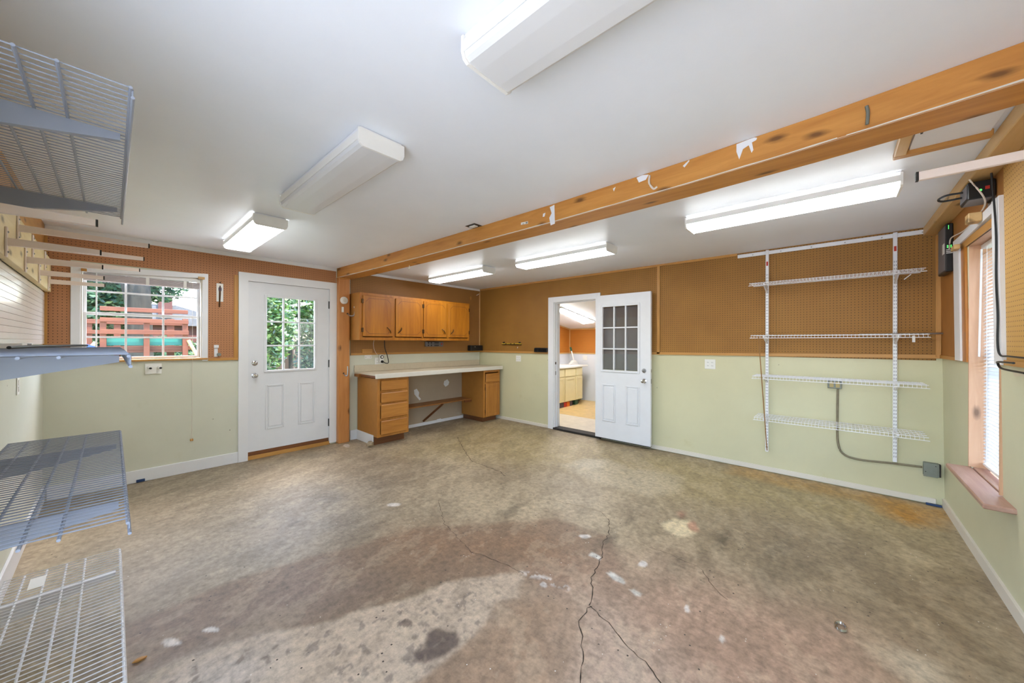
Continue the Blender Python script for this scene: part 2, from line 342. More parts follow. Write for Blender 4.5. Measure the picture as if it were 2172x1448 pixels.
blend(poly([(1400, 1300), (1750, 1330), (1900, 1448), (1500, 1500)], 0.3), (168, 132, 110), 0.5)
blend(poly([(1340, 1090), (1560, 1080), (1850, 1120), (2000, 1200), (2100, 1330), (2000, 1380), (1750, 1270), (1480, 1190)], 0.3), (128, 111, 88), 0.8)
blend(poly([(2000, 1200), (2200, 1400), (2200, 1600), (1950, 1400), (1800, 1240)], 0.3), (136, 116, 90), 0.8)
blend(np.clip((n2-0.55)*5, 0, 1)*poly([(1080, 1060), (1500, 1080), (1900, 1200), (1700, 1260), (1300, 1180), (1060, 1100)], 0.3), (84, 74, 60), 0.7)
blend(poly([(1086, 1216), (1000, 1225), (940, 1235), (900, 1260), (850, 1275), (750, 1300), (690, 1320), (550, 1345), (400, 1392), (330, 1448), (250, 1600), (620, 1600), (900, 1438), (980, 1370), (1030, 1322), (1052, 1275), (1100, 1265), (1110, 1216)], 0.018, 'f'), (182, 162, 140), 0.95)
blend(poly([(340, 1430), (450, 1385), (560, 1370), (560, 1460), (330, 1520)], 0.15), (184, 178, 172), 0.6)
blend(poly([(907, 1342), (925, 1333), (965, 1340), (979, 1355), (970, 1372), (940, 1390), (900, 1407), (877, 1402), (874, 1385), (900, 1370)], 0.012, 'f'), (92, 78, 70), 0.95)
blend(blob(863, 1321, 16, 10, 0.15, 'f'), (104, 88, 78), 0.95)
blend(blob(636, 1112, 22, 8, 0.5), (98, 90, 82), 0.7); blend(blob(690, 1060, 60, 14, 0.8), (120, 114, 106), 0.6)
blend(poly([(1190, 985), (1290, 972), (1330, 992), (1450, 1010), (1440, 1040), (1380, 1052), (1300, 1035), (1230, 1005)], 0.06), (178, 165, 140), 0.6)
blend(blob(1250, 982, 45, 13, 0.4), (182, 171, 148), 0.5)
blend(poly([(1405, 1110), (1430, 1101), (1462, 1104), (1480, 1120), (1470, 1135), (1440, 1138), (1412, 1124)], 0.02, 'f'), (208, 192, 156), 0.95)
blend(blob(1478, 1118, 14, 18, 0.5), (172, 112, 92), 0.7); blend(blob(1452, 1090, 16, 12, 0.8), (150, 102, 86), 0.6)
blend(poly([(1850, 1160), (1890, 1150), (1990, 1180), (2000, 1206), (1930, 1216), (1870, 1190)], 0.12), (176, 158, 126), 0.7)
blend(poly([(1850, 1378), (1890, 1370), (1960, 1400), (2010, 1448), (1990, 1480), (1900, 1430)], 0.05), (192, 176, 152), 0.8)
blend(poly([(1840, 1045), (1990, 1082), (1995, 1112), (1930, 1112), (1870, 1085)], 0.1), (184, 128, 40), 0.85)
blend(poly([(1560, 985), (1990, 1078), (1990, 1095), (1700, 1040), (1540, 1000)], 0.08), (176, 134, 66), 0.55)
blend(blob(1810, 1105, 18, 24, 0.7), (170, 150, 112), 0.5); blend(blob(1865, 1115, 14, 22, 0.7), (160, 142, 104), 0.4)
for px_, py_, a, b in [(1150, 1240, 9, 5), (835, 1070, 16, 5), (365, 1362, 26, 9), (445, 1336, 18, 6), (1240, 1138, 14, 5), (1362, 1195, 10, 8), (735, 945, 9, 4), (1530, 1355, 11, 9), (1460, 1290, 8, 8)]:
    blend(blob(px_, py_, a, b, 0.35, 'f'), (212, 206, 200), 0.85)
for pp in ([(1248, 1178), (1256, 1172), (1274, 1181), (1271, 1189), (1262, 1184)], [(1287, 1215), (1296, 1211), (1306, 1216), (1327, 1236), (1322, 1240), (1308, 1233), (1296, 1226)], [(1338, 1250), (1348, 1248), (1363, 1258), (1358, 1263), (1348, 1262)]): blend(poly(pp, 0.008, 'f'), (206, 204, 196), 0.9)
blend(poly([(1105, 1211), (1128, 1214), (1150, 1221), (1172, 1230), (1205, 1247), (1203, 1251), (1168, 1238), (1140, 1226), (1118, 1222)], 0.02, 'f')*(vnoise(x, y, 30, 400, 2) > 0.45), (212, 206, 200), 0.85)
r_ = np.random.RandomState(3); pale = poly([(1086, 1225), (900, 1260), (690, 1325), (400, 1395), (330, 1450), (640, 1600), (900, 1438), (1040, 1300)], 0.05)
blend(pale*(vnoise(x, y, 26, 91, 2) > 0.70), (128, 114, 102), 0.7)
mb = vnoise(wx*1.6+wy*0.7, wy*2.9-wx*1.4, 3.4, 300, 6); blend(np.clip((mb-0.56)*4.5, 0, 0.15), (198, 180, 152)); blend(np.clip((0.42-mb)*4.5, 0, 0.2), (98, 84, 68))
col *= 1.16*(0.90 + 0.20*n3)[:, None]
fb = bmesh.new(); me = bpy.data.meshes.new('floor')
vid = np.arange(NX*NY).reshape(NX, NY); faces = np.stack([vid[:-1, :-1], vid[1:, :-1], vid[1:, 1:], vid[:-1, 1:]], -1).reshape(-1, 4)
hz = 0.0015*(vnoise(x, y, 6, 200, 3)-0.5)
verts = np.stack([x, y, hz], 1); me.vertices.add(len(verts)); me.vertices.foreach_set('co', verts.ravel())
me.loops.add(faces.size); me.loops.foreach_set('vertex_index', faces.ravel().astype(np.int32)); me.polygons.add(len(faces))
me.polygons.foreach_set('loop_start', np.arange(0, faces.size, 4, dtype=np.int32)); me.update(calc_edges=True)
ca = me.color_attributes.new('stain', 'FLOAT_COLOR', 'POINT'); ca.data.foreach_set('color', np.concatenate([col, np.ones((len(col), 1))], 1).astype(np.float32).ravel())
tc = NT('stained_concrete'); va = tc.n.new('ShaderNodeVertexColor'); va.layer_name = 'stain'; p = tc.pos()
g1 = tc.noise(p, 24, 8, 0.7); g2 = tc.noise(tc.sc(p, (1.0, 0.35, 1)), 55, 4, 0.6)
c_ = tc.mix(1.0, va.outputs[0], tc.ramp(g1, [(0.25, (0.52, 0.52, 0.52, 1)), (0.52, (1, 1, 1, 1)), (0.78, (1.38, 1.36, 1.34, 1))]), 'MULTIPLY')
c_ = tc.mix(0.6, c_, tc.ramp(g2, [(0.3, (0.8, 0.8, 0.8, 1)), (0.7, (1.15, 1.15, 1.15, 1))]), 'MULTIPLY')
vz = tc.n.new('ShaderNodeTexVoronoi'); tc.l.new(p, vz.inputs['Vector']); vz.inputs['Scale'].default_value = 34
spk = tc.math('MULTIPLY', tc.math('LESS_THAN', vz.outputs['Distance'], 0.10), tc.math('GREATER_THAN', tc.noise(p, 5, 4, 0.6), 0.60)); c_ = tc.mix(spk, c_, lin((226, 220, 212)))
vy = tc.n.new('ShaderNodeTexVoronoi'); tc.l.new(p, vy.inputs['Vector']); vy.inputs['Scale'].default_value = 23
spd = tc.math('MULTIPLY', tc.math('LESS_THAN', vy.outputs['Distance'], 0.11), tc.math('LESS_THAN', tc.noise(p, 4, 4, 0.6), 0.44)); c_ = tc.mix(spd, c_, lin((74, 64, 54)))
tc.bump(g1, 0.25, 0.003); tc.set(c_, 0.5, 0, 0.4); me.materials.append(tc.m)
floor = bpy.data.objects.new('floor', me); link(floor, None, Vector((0, 0, 0))); floor['kind'] = 'structure'
box('slab', (-0.12, LX+0.12, -0.12, 5.95, -0.14, -0.004), 'stone', floor, 0)
def ribbon(name, pts, w, mat, seed, z=0.0016):
    rr = random.Random(seed); bm = bmesh.new(); P = []
    Q = [on(2, 0, *q) for q in pts]
    for a, b in zip(Q, Q[1:]):
        n = max(2, int((b-a).length/0.025))
        for i in range(n): P.append(a.lerp(b, i/n))
    P.append(Q[-1]); L = []
    for i, q in enumerate(P):
        tt = (P[min(i+1, len(P)-1)]-P[max(i-1, 0)]); nn = Vector((-tt.y, tt.x, 0)).normalized(); j = rr.uniform(-0.008, 0.008); ww = w*rr.uniform(0.4, 1.3)/2
        L.append((bm.verts.new((q.x+nn.x*(j+ww), q.y+nn.y*(j+ww), z)), bm.verts.new((q.x+nn.x*(j-ww), q.y+nn.y*(j-ww), z))))
    for a, b in zip(L, L[1:]): bm.faces.new((a[0], b[0], b[1], a[1]))
    return mk(name, bm, mat, floor)
zc = lambda zx, zy: (1000+zx/1.853, 880+zy/1.853)
ribbon('crack', [zc(*q) for q in [(540, 410), (540, 470), (520, 500), (510, 560), (490, 600), (470, 650), (478, 690), (468, 750)]], 0.0055, 'crack', 1)
ribbon('crack', [zc(*q) for q in [(468, 750), (420, 810), (432, 870), (442, 950), (425, 1053), (400, 1200)]], 0.005, 'crack', 2)
ribbon('crack', [zc(*q) for q in [(468, 750), (520, 800), (580, 870), (615, 915), (680, 970), (745, 1053), (830, 1200)]], 0.004, 'crack', 3)
ribbon('crack', [zc(*q) for q in [(300, 330), (455, 365), (505, 380), (540, 410)]], 0.003, 'crack', 4)
ribbon('crack', [(970, 927), (985, 955), (1000, 977), (1060, 1000), (1072, 1010)], 0.006, 'crack', 5)
ribbon('crack', [(930, 1060), (942, 1110), (1000, 1170), (1080, 1200), (1110, 1215)], 0.003, 'crack', 6)
ribbon('crack', [zc(*q) for q in [(620, 490), (760, 540), (900, 600), (960, 690), (1010, 725)]], 0.003, 'crack', 7)

ceiling = sbox('ceiling', (-0.12, LX+0.12, -0.12, 5.95, H, H+0.1), 'ceiling', 0)
# wall with the garden window and the half-glazed door
wall_back = sroot('wall_back', (2.6, 0, 0))
WX0, WX1, WZ0, WZ1 = 4.11, 4.965, 1.215, 2.09
DX0, DX1, DZ1 = 2.775, 3.712, 2.118
T = -0.12
boxes('plaster', [(DX1, WX0, T, 0, 0, H), (WX0, WX1, T, 0, 0, WZ0), (WX0, WX1, T, 0, WZ1, H), (WX1, LX+0.12, T, 0, 0, H), (DX0, DX1, T, 0, DZ1, H), (-0.12, DX0, T, 0, 0, H)], 'sage1', wall_back)
def pegs(parent, mat, rects, axis, d):
    for a0, a1, z0, z1 in rects:
        box('pegboard_panel', (a0, a1, 0.0005, d, z0, z1) if axis == 1 else (0.0005, d, a0, a1, z0, z1), mat, parent, 0.0008)
pegs(wall_back, 'peg_w1', [(5.022, 5.165, 1.20, H), (4.062, 5.0218, 2.13, H), (3.795, 4.0618, 1.20, H), (2.700, 3.794, 2.203, H)], 1, 0.006)
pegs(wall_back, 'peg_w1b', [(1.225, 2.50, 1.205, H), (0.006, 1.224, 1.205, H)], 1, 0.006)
# wall with the open door and the wire shelves
wall_side = sroot('wall_side', (0, 2.9, 0))
OY0, OY1, OZ1 = 1.756, 2.545, 2.045
boxes('plaster', [(T, 0, -0.12, OY0, 0, H), (T, 0, OY0, OY1, OZ1, H), (T, 0, OY1, 5.86, 0, H)], 'sage2', wall_side)
pegs(wall_side, 'peg_w2', [(0.006, 1.65, 1.23, H), (1.651, 2.458, 2.122, H), (2.459, 2.585, 2.122, H), (2.586, 3.395, 1.24, H), (3.44, 4.66, 1.25, H), (4.661, 5.78, 1.25, H)], 0, 0.006)
# wall with the blinds window
wall_right = sroot('wall_right', (2.5, 5.9, 0))
VX0, VX1, VZ0, VZ1 = 0.85, 1.47, 0.533, 2.075
bm = bmesh.new()
for a0, a1, z0, z1 in [(-0.12, VX0, 0, H), (VX1, LX+0.12, 0, H), (VX0, VX1, 0, VZ0), (VX0, VX1, VZ1, H)]:
    prism_bm(bm, [(y3(z0), z0), (y3(z0)+0.15, z0), (y3(z1)+0.15, z1), (y3(z1), z1)], 0, a0, a1)
mk('plaster', bm, 'sage', wall_right)
def on3(name, a0, a1, z0, z1, th, mat, parent, bev=0):   # a board lying on the leaning wall
    return prism(name, [(y3(z0)-0.0005, z0), (y3(z0)-th, z0), (y3(z1)-th, z1), (y3(z1)-0.0005, z1)], 0, a0, a1, mat, parent)
on3('hardboard_panel', 0.007, 0.62, 1.27, 2.34, 0.006, 'hardboard', wall_right)
on3('hardboard_panel', 0.62, 1.60, 2.14, 2.34, 0.006, 'hardboard', wall_right)
on3('pegboard_panel', 1.601, 2.80, 1.31, H, 0.006, 'peg_w3', wall_right); on3('pegboard_panel', 2.801, 4.02, 1.31, H, 0.006, 'peg_w3', wall_right); on3('pegboard_panel', 4.021, 5.165, 1.31, H, 0.006, 'peg_w3', wall_right)
# wall beside the camera, with an unseen wide doorway added to let daylight in
wall_left = sroot('wall_left', (LX, 2, 0))
GY0, GY1, GZ1 = 3.95, 5.62, 2.15
boxes('plaster', [(LX, LX+0.12, -0.12, GY0, 0, H), (LX, LX+0.12, GY1, 5.95, 0, H), (LX, LX+0.12, GY0, GY1, GZ1, H)], 'sage1', wall_left)
box('plywood_panel', (LX-0.006, LX-0.0005, 0.007, 1.90, 2.11, H), 'plybrown', wall_left, 0.0008); box('plywood_panel', (LX-0.006, LX-0.0005, 1.901, 3.8, 2.11, H), 'plybrown', wall_left, 0.0008)
for k in range(12):
    z = 1.372 + k*0.0375; box('slat', (LX-0.009, LX-0.0005, 0.02, 2.9, z, z+0.0362), plain('gloss_board', (232, 228, 220), 0.18, 0, 0.02) if k == 0 else bpy.data.materials['gloss_board'], wall_left, 0.0012)
ntrim = [0]
def trim(dims, mat, bev=0.002):
    ntrim[0] += 1; o = box('trim_%d' % ntrim[0], dims, mat, None, bev); o['kind'] = 'structure'; return o
def trim3(a0, a1, z0, z1, th, mat):
    ntrim[0] += 1; o = on3('trim_%d' % ntrim[0], a0, a1, z0, z1, th, mat, None); o['kind'] = 'structure'; return o
trim((2.70, 5.165, 0, 0.018, 2.366, H), 'white'); trim((0.0, 2.50, 0.0, 0.018, 2.378, H), 'white')
trim((3.795, 4.062, 0, 0.018, 1.183, 1.212), 'trim_x'); trim((5.02, 5.165, 0, 0.018, 1.183, 1.212), 'trim_x'); trim((3.795, 3.835, 0.006, 0.018, 1.212, 2.16), 'trim_z')
trim((5.148, 5.171, 0.0, 0.022, 1.2, 2.36), 'trim_z')
trim((0.019, 2.50, 0, 0.018, 1.203, 1.232), 'trim_x'); trim((0.0, 0.019, 0.0, 0.019, 1.203, 2.378), 'raw_z')
# rails on the shelf wall (the lower rail climbs a little to the right, as the photograph shows)
trim((0, 0.018, 0.02, 4.30, 2.386, H), 'trim_y'); trim((0, 0.018, 3.398, 3.438, 1.25, 2.386), 'trim_z')
for y0_, y1_, z0_, z1_ in [(0.02, 1.65, 1.203, 1.208), (2.60, 5.80, 1.232, 1.268)]:
    bm = bmesh.new(); bm.faces.ensure_lookup_table()
    prism_bm(bm, [(y0_, z0_), (y1_, z1_), (y1_, z1_+0.032), (y0_, z0_+0.03)], 0, 0, 0.018)
    ntrim[0] += 1; o = mk('trim_%d' % ntrim[0], bm, 'trim_y'); o['kind'] = 'structure'
trim((0.007, 0.022, y3(1.8)-0.035, y3(1.8)-0.003, 1.28, 2.33), 'trim_z')
trim3(0.022, 0.575, 1.27, 1.298, 0.018, 'trim_x'); trim3(1.61, 5.165, 1.285, 1.312, 0.018, 'trim_x')
# skirtings
def base(name, dims, mat): return sbox(name, dims, mat, 0.003)
base('baseboard_back', (3.792, 5.15, 0, 0.014, 0, 0.122), 'white')
base('baseboard_bench', (0.02, 2.50, 0, 0.012, 0, 0.05), 'white')
boxes('bench_skirt', [(2.40, 2.50, 0, 0.014, 0, 0.135)], 'white', bpy.data.objects['baseboard_bench'])
base('baseboard_side', (0, 0.016, 0.02, 1.65, 0, 0.05), 'oldwhite'); base('baseboard_shelves', (0, 0.016, 2.60, 5.78, 0.008, 0.058), 'oldwhite')
base('baseboard_left', (LX-0.014, LX, 0.015, 3.85, 0, 0.14), 'white')
o = on3('baseboard_right', 0.017, LX, 0.0, 0.075, 0.016, 'oldwhite', None); o['kind'] = 'structure'
# darker sheet over the wall under the workbench
box('bench_wall_sheet', (0.02, 2.40, 0.0005, 0.005, 0.05, 0.90), 'bench_wall', wall_back, 0.001)

for pts in ([(878, 827), (884, 824), (889, 832), (888, 840), (893, 846), (890, 849), (884, 842), (879, 836)], [(942, 808), (949, 804), (953, 810), (951, 816), (945, 820), (941, 815)], [(926, 889), (935, 887), (938, 890), (929, 893)]):
    bm = bmesh.new(); bm.faces.new([bm.verts.new(on(1, 0.0056, *q_)) for q_ in pts]); mk('filler_patch', bm, 'white', wall_back)
bm = bmesh.new(); bm.faces.new([bm.verts.new(on(1, y3(1.2)-0.0012, *q_)) for q_ in [(2148, 789), (2156, 785), (2160, 791), (2176, 784), (2180, 799), (2164, 797), (2152, 799)]]); mk('peeled_patch', bm, 'laminate', wall_right)
# ------------------------------------------------------------------ doors
def muntins(parent, axis, d0, d1, u0, u1, v0, v1, nu, nv, w, mat, gmat, gd):
    for i in range(1, nu):
        u = u0+(u1-u0)*i/nu; box('muntin', (u-w/2, u+w/2, d0, d1, v0, v1) if axis == 1 else (d0, d1, u-w/2, u+w/2, v0, v1), mat, parent, 0.002)
    for j in range(1, nv):
        v = v0+(v1-v0)*j/nv; box('muntin', (u0, u1, d0+0.001, d1-0.001, v-w/2, v+w/2) if axis == 1 else (d0+0.001, d1-0.001, u0, u1, v-w/2, v+w/2), mat, parent, 0.002)
    for i in range(nu):
        for j in range(nv):
            a0 = u0+(u1-u0)*i/nu+w*0.3; a1 = u0+(u1-u0)*(i+1)/nu-w*0.3; b0 = v0+(v1-v0)*j/nv+w*0.3; b1 = v0+(v1-v0)*(j+1)/nv-w*0.3
            box('pane', (a0, a1, gd-0.0015, gd+0.0015, b0, b1) if axis == 1 else (gd-0.0015, gd+0.0015, a0, a1, b0, b1), gmat, parent, 0)
def half_door(root, axis, f, b, u0, u1, z0, z1, lite, panels, gmat):   # f = room face, b = other face
    d0, d1 = min(f, b), max(f, b); s = 1 if f > b else -1; l0, l1, lz0, lz1 = lite; ins = 0.022
    B = lambda a0, a1, c0, c1, e0, e1: (a0, a1, e0, e1, c0, c1) if axis == 1 else (e0, e1, a0, a1, c0, c1)
    boxes('slab', [B(u0, l0+ins, z0, z1, d0, d1), B(l1-ins, u1, z0, z1, d0, d1), B(l0+ins, l1-ins, z0, lz0+ins, d0, d1), B(l0+ins, l1-ins, lz1-ins, z1, d0, d1)], 'doorwhite', root)
    bm = bmesh.new(); frame_bm(bm, axis, min(f, f+s*0.012), max(f, f+s*0.012), l0, l1, lz0, lz1, 0.030, 0.004); mk('glazing_frame', bm, 'doorwhite', root)
    muntins(root, axis, min(f-s*0.02, f+s*0.008), max(f-s*0.02, f+s*0.008), l0+0.03, l1-0.03, lz0+0.03, lz1-0.03, 3, 3, 0.018, 'doorwhite', gmat, f-s*0.022)
    for a0, a1, c0, c1 in panels:
        bm = bmesh.new(); frame_bm(bm, axis, min(f-0.001*s, f+s*0.009), max(f-0.001*s, f+s*0.009), a0, a1, c0, c1, 0.020, 0.0045); fr = mk('panel_moulding', bm, 'doorwhite', root)
        bm = bmesh.new(); bx(bm, *B(a0+0.03, a1-0.03, c0+0.03, c1-0.03, min(f-0.001*s, f+s*0.008), max(f-0.001*s, f+s*0.008)), 0.0075); mk('raised_field', bm, 'doorwhite', fr)
def knob(root, c, ax, mat='chrome'):
    return lathe('door_knob', [(0.031, 0), (0.031, 0.006), (0.012, 0.012), (0.011, 0.03), (0.024, 0.036), (0.028, 0.05), (0.022, 0.062), (0.006, 0.066)], c, ax, mat, root)
d1 = sroot('door_1', (3.24, 0, 0)); d1['label'] = 'white half-glazed back door with nine panes'
half_door(d1, 1, -0.004, -0.045, 2.788, 3.700, 0.09, 2.106, (2.945, 3.54, 1.02, 1.965), [(3.318, 3.524, 0.33, 0.87), (2.962, 3.166, 0.33, 0.87)], 'glass')
knob(d1, (3.633, -0.004, 0.993), (0, 1, 0)); lathe('deadbolt', [(0.03, 0), (0.03, 0.008), (0.022, 0.014), (0.012, 0.016)], (3.633, -0.004, 1.139), (0, 1, 0), 'chrome', d1)
for z in (1.895, 1.10, 0.30): tube('hinge', [(2.791, 0.006, z-0.05), (2.791, 0.006, z+0.05)], 0.0085, 'black', d1)
box('door_sweep', (2.79, 3.70, -0.03, -0.003, 0.045, 0.092), 'darkwood', d1, 0.002)
box('threshold', (2.775, 3.712, -0.11, 0.012, 0.0, 0.045), 'trim_x', d1, 0.003)
fr = boxes('casing', [(3.70, 3.792, 0, 0.02, 0.0, 2.203), (2.695, 2.787, 0, 0.02, 0.02, 2.203), (2.787, 3.70, 0, 0.02, 2.108, 2.203)], 'white', d1)
boxes('jamb', [(3.701, 3.712, T, 0.0, 0.045, 2.118), (2.775, 2.7865, T, 0.0, 0.045, 2.118), (2.7865, 3.701, T, 0, 2.108, 2.118)], 'white', d1)
d2 = sroot('door_2', (0, 2.55, 0)); d2['label'] = 'white nine-pane door standing open against the pegboard wall'
half_door(d2, 0, 0.112, 0.070, 2.563, 3.357, 0.05, 2.062, (2.650, 3.216, 0.985, 1.924), [(2.668, 2.877, 0.29, 0.812), (3.019, 3.219, 0.29, 0.812)], 'greyglass')
knob(d2, (0.112, 3.275, 0.895), (1, 0, 0)); lathe('deadbolt', [(0.028, 0), (0.028, 0.006), (0.016, 0.009)], (0.112, 3.272, 1.03), (1, 0, 0), 'steel', d2)
box('latch_plate', (0.078, 0.104, 3.3572, 3.359, 0.865, 0.925), 'steel', d2, 0.0005); box('latch_plate', (0.080, 0.102, 3.3572, 3.359, 1.01, 1.05), 'steel', d2, 0.0005)
box('door_sweep', (0.074, 0.108, 2.565, 3.355, 0.038, 0.0499), 'black', d2, 0.001)
for z in (1.85, 1.05, 0.25): tube('hinge', [(0.052, 2.556, z-0.05), (0.052, 2.556, z+0.05)], 0.008, 'steel', d2)
boxes('casing', [(0, 0.018, 1.652, 1.757, 0.0, 2.122), (0, 0.018, 2.545, 2.585, 0.02, 2.122), (0, 0.018, 1.757, 2.545, 2.036, 2.122)], 'white', d2, 0.002)
boxes('jamb', [(T-0.02, 0.0, 1.7562, 1.772, 0.03, 2.045), (T-0.02, 0, 2.529, 2.5448, 0.03, 2.045), (T-0.02, 0, 1.772, 2.529, 2.029, 2.045)], 'white', d2)
boxes('door_stop', [(-0.075, -0.05, 1.772, 1.784, 0.03, 2.029), (-0.075, -0.05, 2.517, 2.529, 0.03, 2.029), (-0.075, -0.05, 1.784, 2.517, 2.017, 2.029)], 'doorwhite', d2)
box('threshold', (T-0.02, 0.03, 1.757, 2.60, 0.0, 0.03), 'darkgap', d2, 0.003); box('strike_plate', (-0.04, -0.012, 1.772, 1.774, 0.87, 0.93), 'steel', d2, 0.0003); box('strike_plate', (-0.04, -0.012, 1.772, 1.774, 1.04, 1.08), 'bronze', d2, 0.0003)
d3 = sroot('added_doorway', (LX, 4.8, 0))  # unseen opening, added as a daylight source
boxes('casing', [(LX-0.018, LX, GY0-0.09, GY0, 0, GZ1+0.09), (LX-0.018, LX, GY1, GY1+0.09, 0, GZ1+0.09), (LX-0.018, LX, GY0, GY1, GZ1, GZ1+0.09)], 'white', d3, 0.002)

# ------------------------------------------------------------------ windows
w1 = sroot('window_1', (4.54, 0, 1.2)); w1['label'] = 'white double-hung window with grille over the sage wall'
boxes('casing', [(4.962, 5.020, 0, 0.020, 1.186, 2.075), (4.064, 4.112, 0, 0.020, 1.186, 2.135)], 'white', w1, 0.002)
prism('head_casing', [(4.064, 2.085), (5.020, 2.03), (5.020, 2.085), (4.064, 2.135)], 1, 0, 0.021, 'white', w1)
boxes('jamb', [(4.11, 4.122, T, 0, 1.215, 2.09), (4.953, 4.965, T, 0, 1.215, 2.09), (4.122, 4.953, T, 0, 2.08, 2.09)], 'oldwhite', w1)
box('stool', (4.066, 5.018, -0.118, 0.026, 1.197, 1.216), 'trim_x', w1, 0.003)
for nm, z0, z1, yy, hz_ in [('lower_sash', 1.222, 1.672, -0.070, 1.435), ('upper_sash', 1.646, 2.078, -0.098, 1.872)]:
    bm = bmesh.new(); frame_bm(bm, 1, yy-0.012, yy+0.012, 4.124, 4.951, z0, z1, 0.022, 0.002); sa = mk(nm, bm, 'white', w1)
    us = [4.146, 4.412, 4.678, 4.929]; vs_ = [z0+0.022, hz_, z1-0.022]
    for u in us[1:-1]: box('muntin', (u-0.008, u+0.008, yy-0.006, yy+0.008, vs_[0], vs_[2]), 'white', sa, 0.001)
    box('muntin', (us[0], us[-1], yy-0.005, yy+0.007, hz_-0.008, hz_+0.008), 'white', sa, 0.001)
    for a0, a1 in zip(us, us[1:]):
        for b0, b1 in zip(vs_, vs_[1:]): box('pane', (a0+0.002, a1-0.002, yy-0.0015, yy+0.0015, b0+0.002, b1-0.002), 'glass', sa, 0)
w2 = sroot('window_2', (1.14, 5.9, 0.56)); w2['label'] = 'tall narrow pine-lined window'
boxes('jamb', [(0.838, 0.852, 5.812, 5.97, 0.56, 2.075)], 'jamb', w2)
boxes('jamb', [(1.468, 1.482, 5.812, 5.97, 0.56, 2.075)], 'jamb', w2)
box('head_jamb', (0.852, 1.468, 5.80, 5.97, 2.061, 2.075), 'jamb', w2, 0.001)
on3('casing_strip', 0.735, 0.838, 1.27, 2.09, 0.012, 'cab_z', w2); on3('casing_strip', 0.735, 1.474, 2.061, 2.11, 0.012, 'trim_x', w2)
on3('casing', 0.575, 0.735, 1.275, 2.155, 0.022, 'white', w2); on3('casing', 1.474, 1.60, 1.285, 2.19, 0.022, 'white', w2)
o = prism('head_casing', [(0.735, 2.10), (1.474, 2.127), (1.474, 2.182), (0.735, 2.155)], 1, y3(2.12)-0.022, y3(2.12), 'white', w2)
bm = bmesh.new(); frame_bm(bm, 1, 5.925, 5.955, 0.852, 1.468, 0.565, 2.061, 0.03, 0.002); sa = mk('sash', bm, 'white', w2)
box('meeting_rail', (0.882, 1.438, 5.927, 5.953, 1.30, 1.34), 'white', sa, 0.002)
for b0, b1 in ((0.597, 1.298), (1.342, 2.029)): box('pane', (0.884, 1.436, 5.938, 5.942, b0, b1), 'glass', sa, 0)
sill = box('window_board', (0.852, 1.468, 5.83, 5.97, 0.535, 0.56), 'sill', w2, 0.003)
box('sill_nose', (0.82, 1.69, 5.715, 5.829, 0.527, 0.555), 'sill', w2, 0.006)

# ------------------------------------------------------------------ beam and post
yb = [0.0, 0.9, 1.8, 2.7, 3.6, 4.5, 5.1, 5.45, 5.80]; xb = [2.685, 2.648, 2.625, 2.610, 2.605, 2.630, 2.668, 2.705, 2.745]
def bfx(yy): return float(np.interp(yy, yb, xb))
beam = thing('ceiling_beam', (2.6, 2.9, 2.28), 'long stained pine beam crossing under the white ceiling', 'beam')
bm = bmesh.new(); rows = []
for q in range(33):
    yy = 5.79*q/32; X1 = bfx(yy); X0 = X1-0.195; rows.append([bm.verts.new((a, yy, b)) for a, b in ((X0, 2.28), (X1-0.004, 2.28), (X1, 2.284), (X1, H-0.001), (X0, H-0.001))])
for a, b in zip(rows, rows[1:]):
    for k in range(5): bm.faces.new((a[k], a[(k+1) % 5], b[(k+1) % 5], b[k]))
bm.faces.new(rows[0]); bm.faces.new(rows[-1][::-1]); mk('beam_timber', bm, 'pine_y', beam)
bm = bmesh.new(); L = []
for q in range(65):
    yy = 5.79*q/64; X1 = bfx(yy); ww = 0.0028+0.0018*math.sin(q*1.7)*math.sin(q*0.37); L.append([bm.verts.new((X1+0.0006, yy, 2.284+ww)), bm.verts.new((X1+0.0006, yy, 2.2835)), bm.verts.new((X1-0.006, yy, 2.2794))])
for a, b in zip(L, L[1:]):
    for k in range(2): bm.faces.new((a[k], b[k], b[k+1], a[k+1]))
mk('caulk_line', bm, 'oldwhite', beam)
def beam_patch(pts, mat='white'):              # paint drips and labels lying on the beam face
    bm = bmesh.new(); vs_ = []
    for q in pts:
        w = on(0, 2.63, *q)
        for _ in range(4): w = on(0, bfx(w.y)+0.0012, *q)
        vs_.append(bm.verts.new((w.x, w.y, min(w.z, H-0.002))))
    bm.faces.new(vs_); return mk('paint_smear' if mat == 'white' else 'sticker', bm, mat, beam)
for pts in ([(1562, 306), (1582, 298), (1600, 290), (1606, 292), (1604, 297), (1595, 302), (1598, 318), (1594, 324), (1588, 308), (1576, 316), (1568, 338), (1562, 322)], [(1350, 377), (1362, 371), (1376, 370), (1370, 381), (1355, 387)],
            [(1166, 439), (1176, 434), (1177, 474), (1168, 478), (1165, 462), (1170, 452)], [(1448, 352), (1462, 336), (1462, 342), (1452, 355)], [(1300, 400), (1306, 396), (1302, 406)], [(1152, 453), (1157, 451), (1155, 459), (1151, 460)]): beam_patch(pts)
st = beam_patch([(1105, 472), (1120, 469), (1120, 474), (1105, 477)], 'plastic'); 
beam_patch([(1107, 474.2), (1111.5, 473.2), (1111.5, 475.2), (1107, 476.2)], 'black'); beam_patch([(1115, 471), (1119, 470.2), (1119, 473.2), (1115, 474.2)], 'black')
def beam_hook(pts, mat):
    out = []
    for q in pts:
        w = on(0, 2.63, *q)
        for _ in range(4): w = on(0, bfx(w.y)+0.012, *q)
        out.append(w)
    return out
tag(tube('cable_stub', curve_pts(beam_hook([(1838, 225), (1841, 240), (1839, 264)], 0)), 0.006, 'galv'), 'short grey conduit stub clipped to the beam face near the attic hatch', 'conduit')
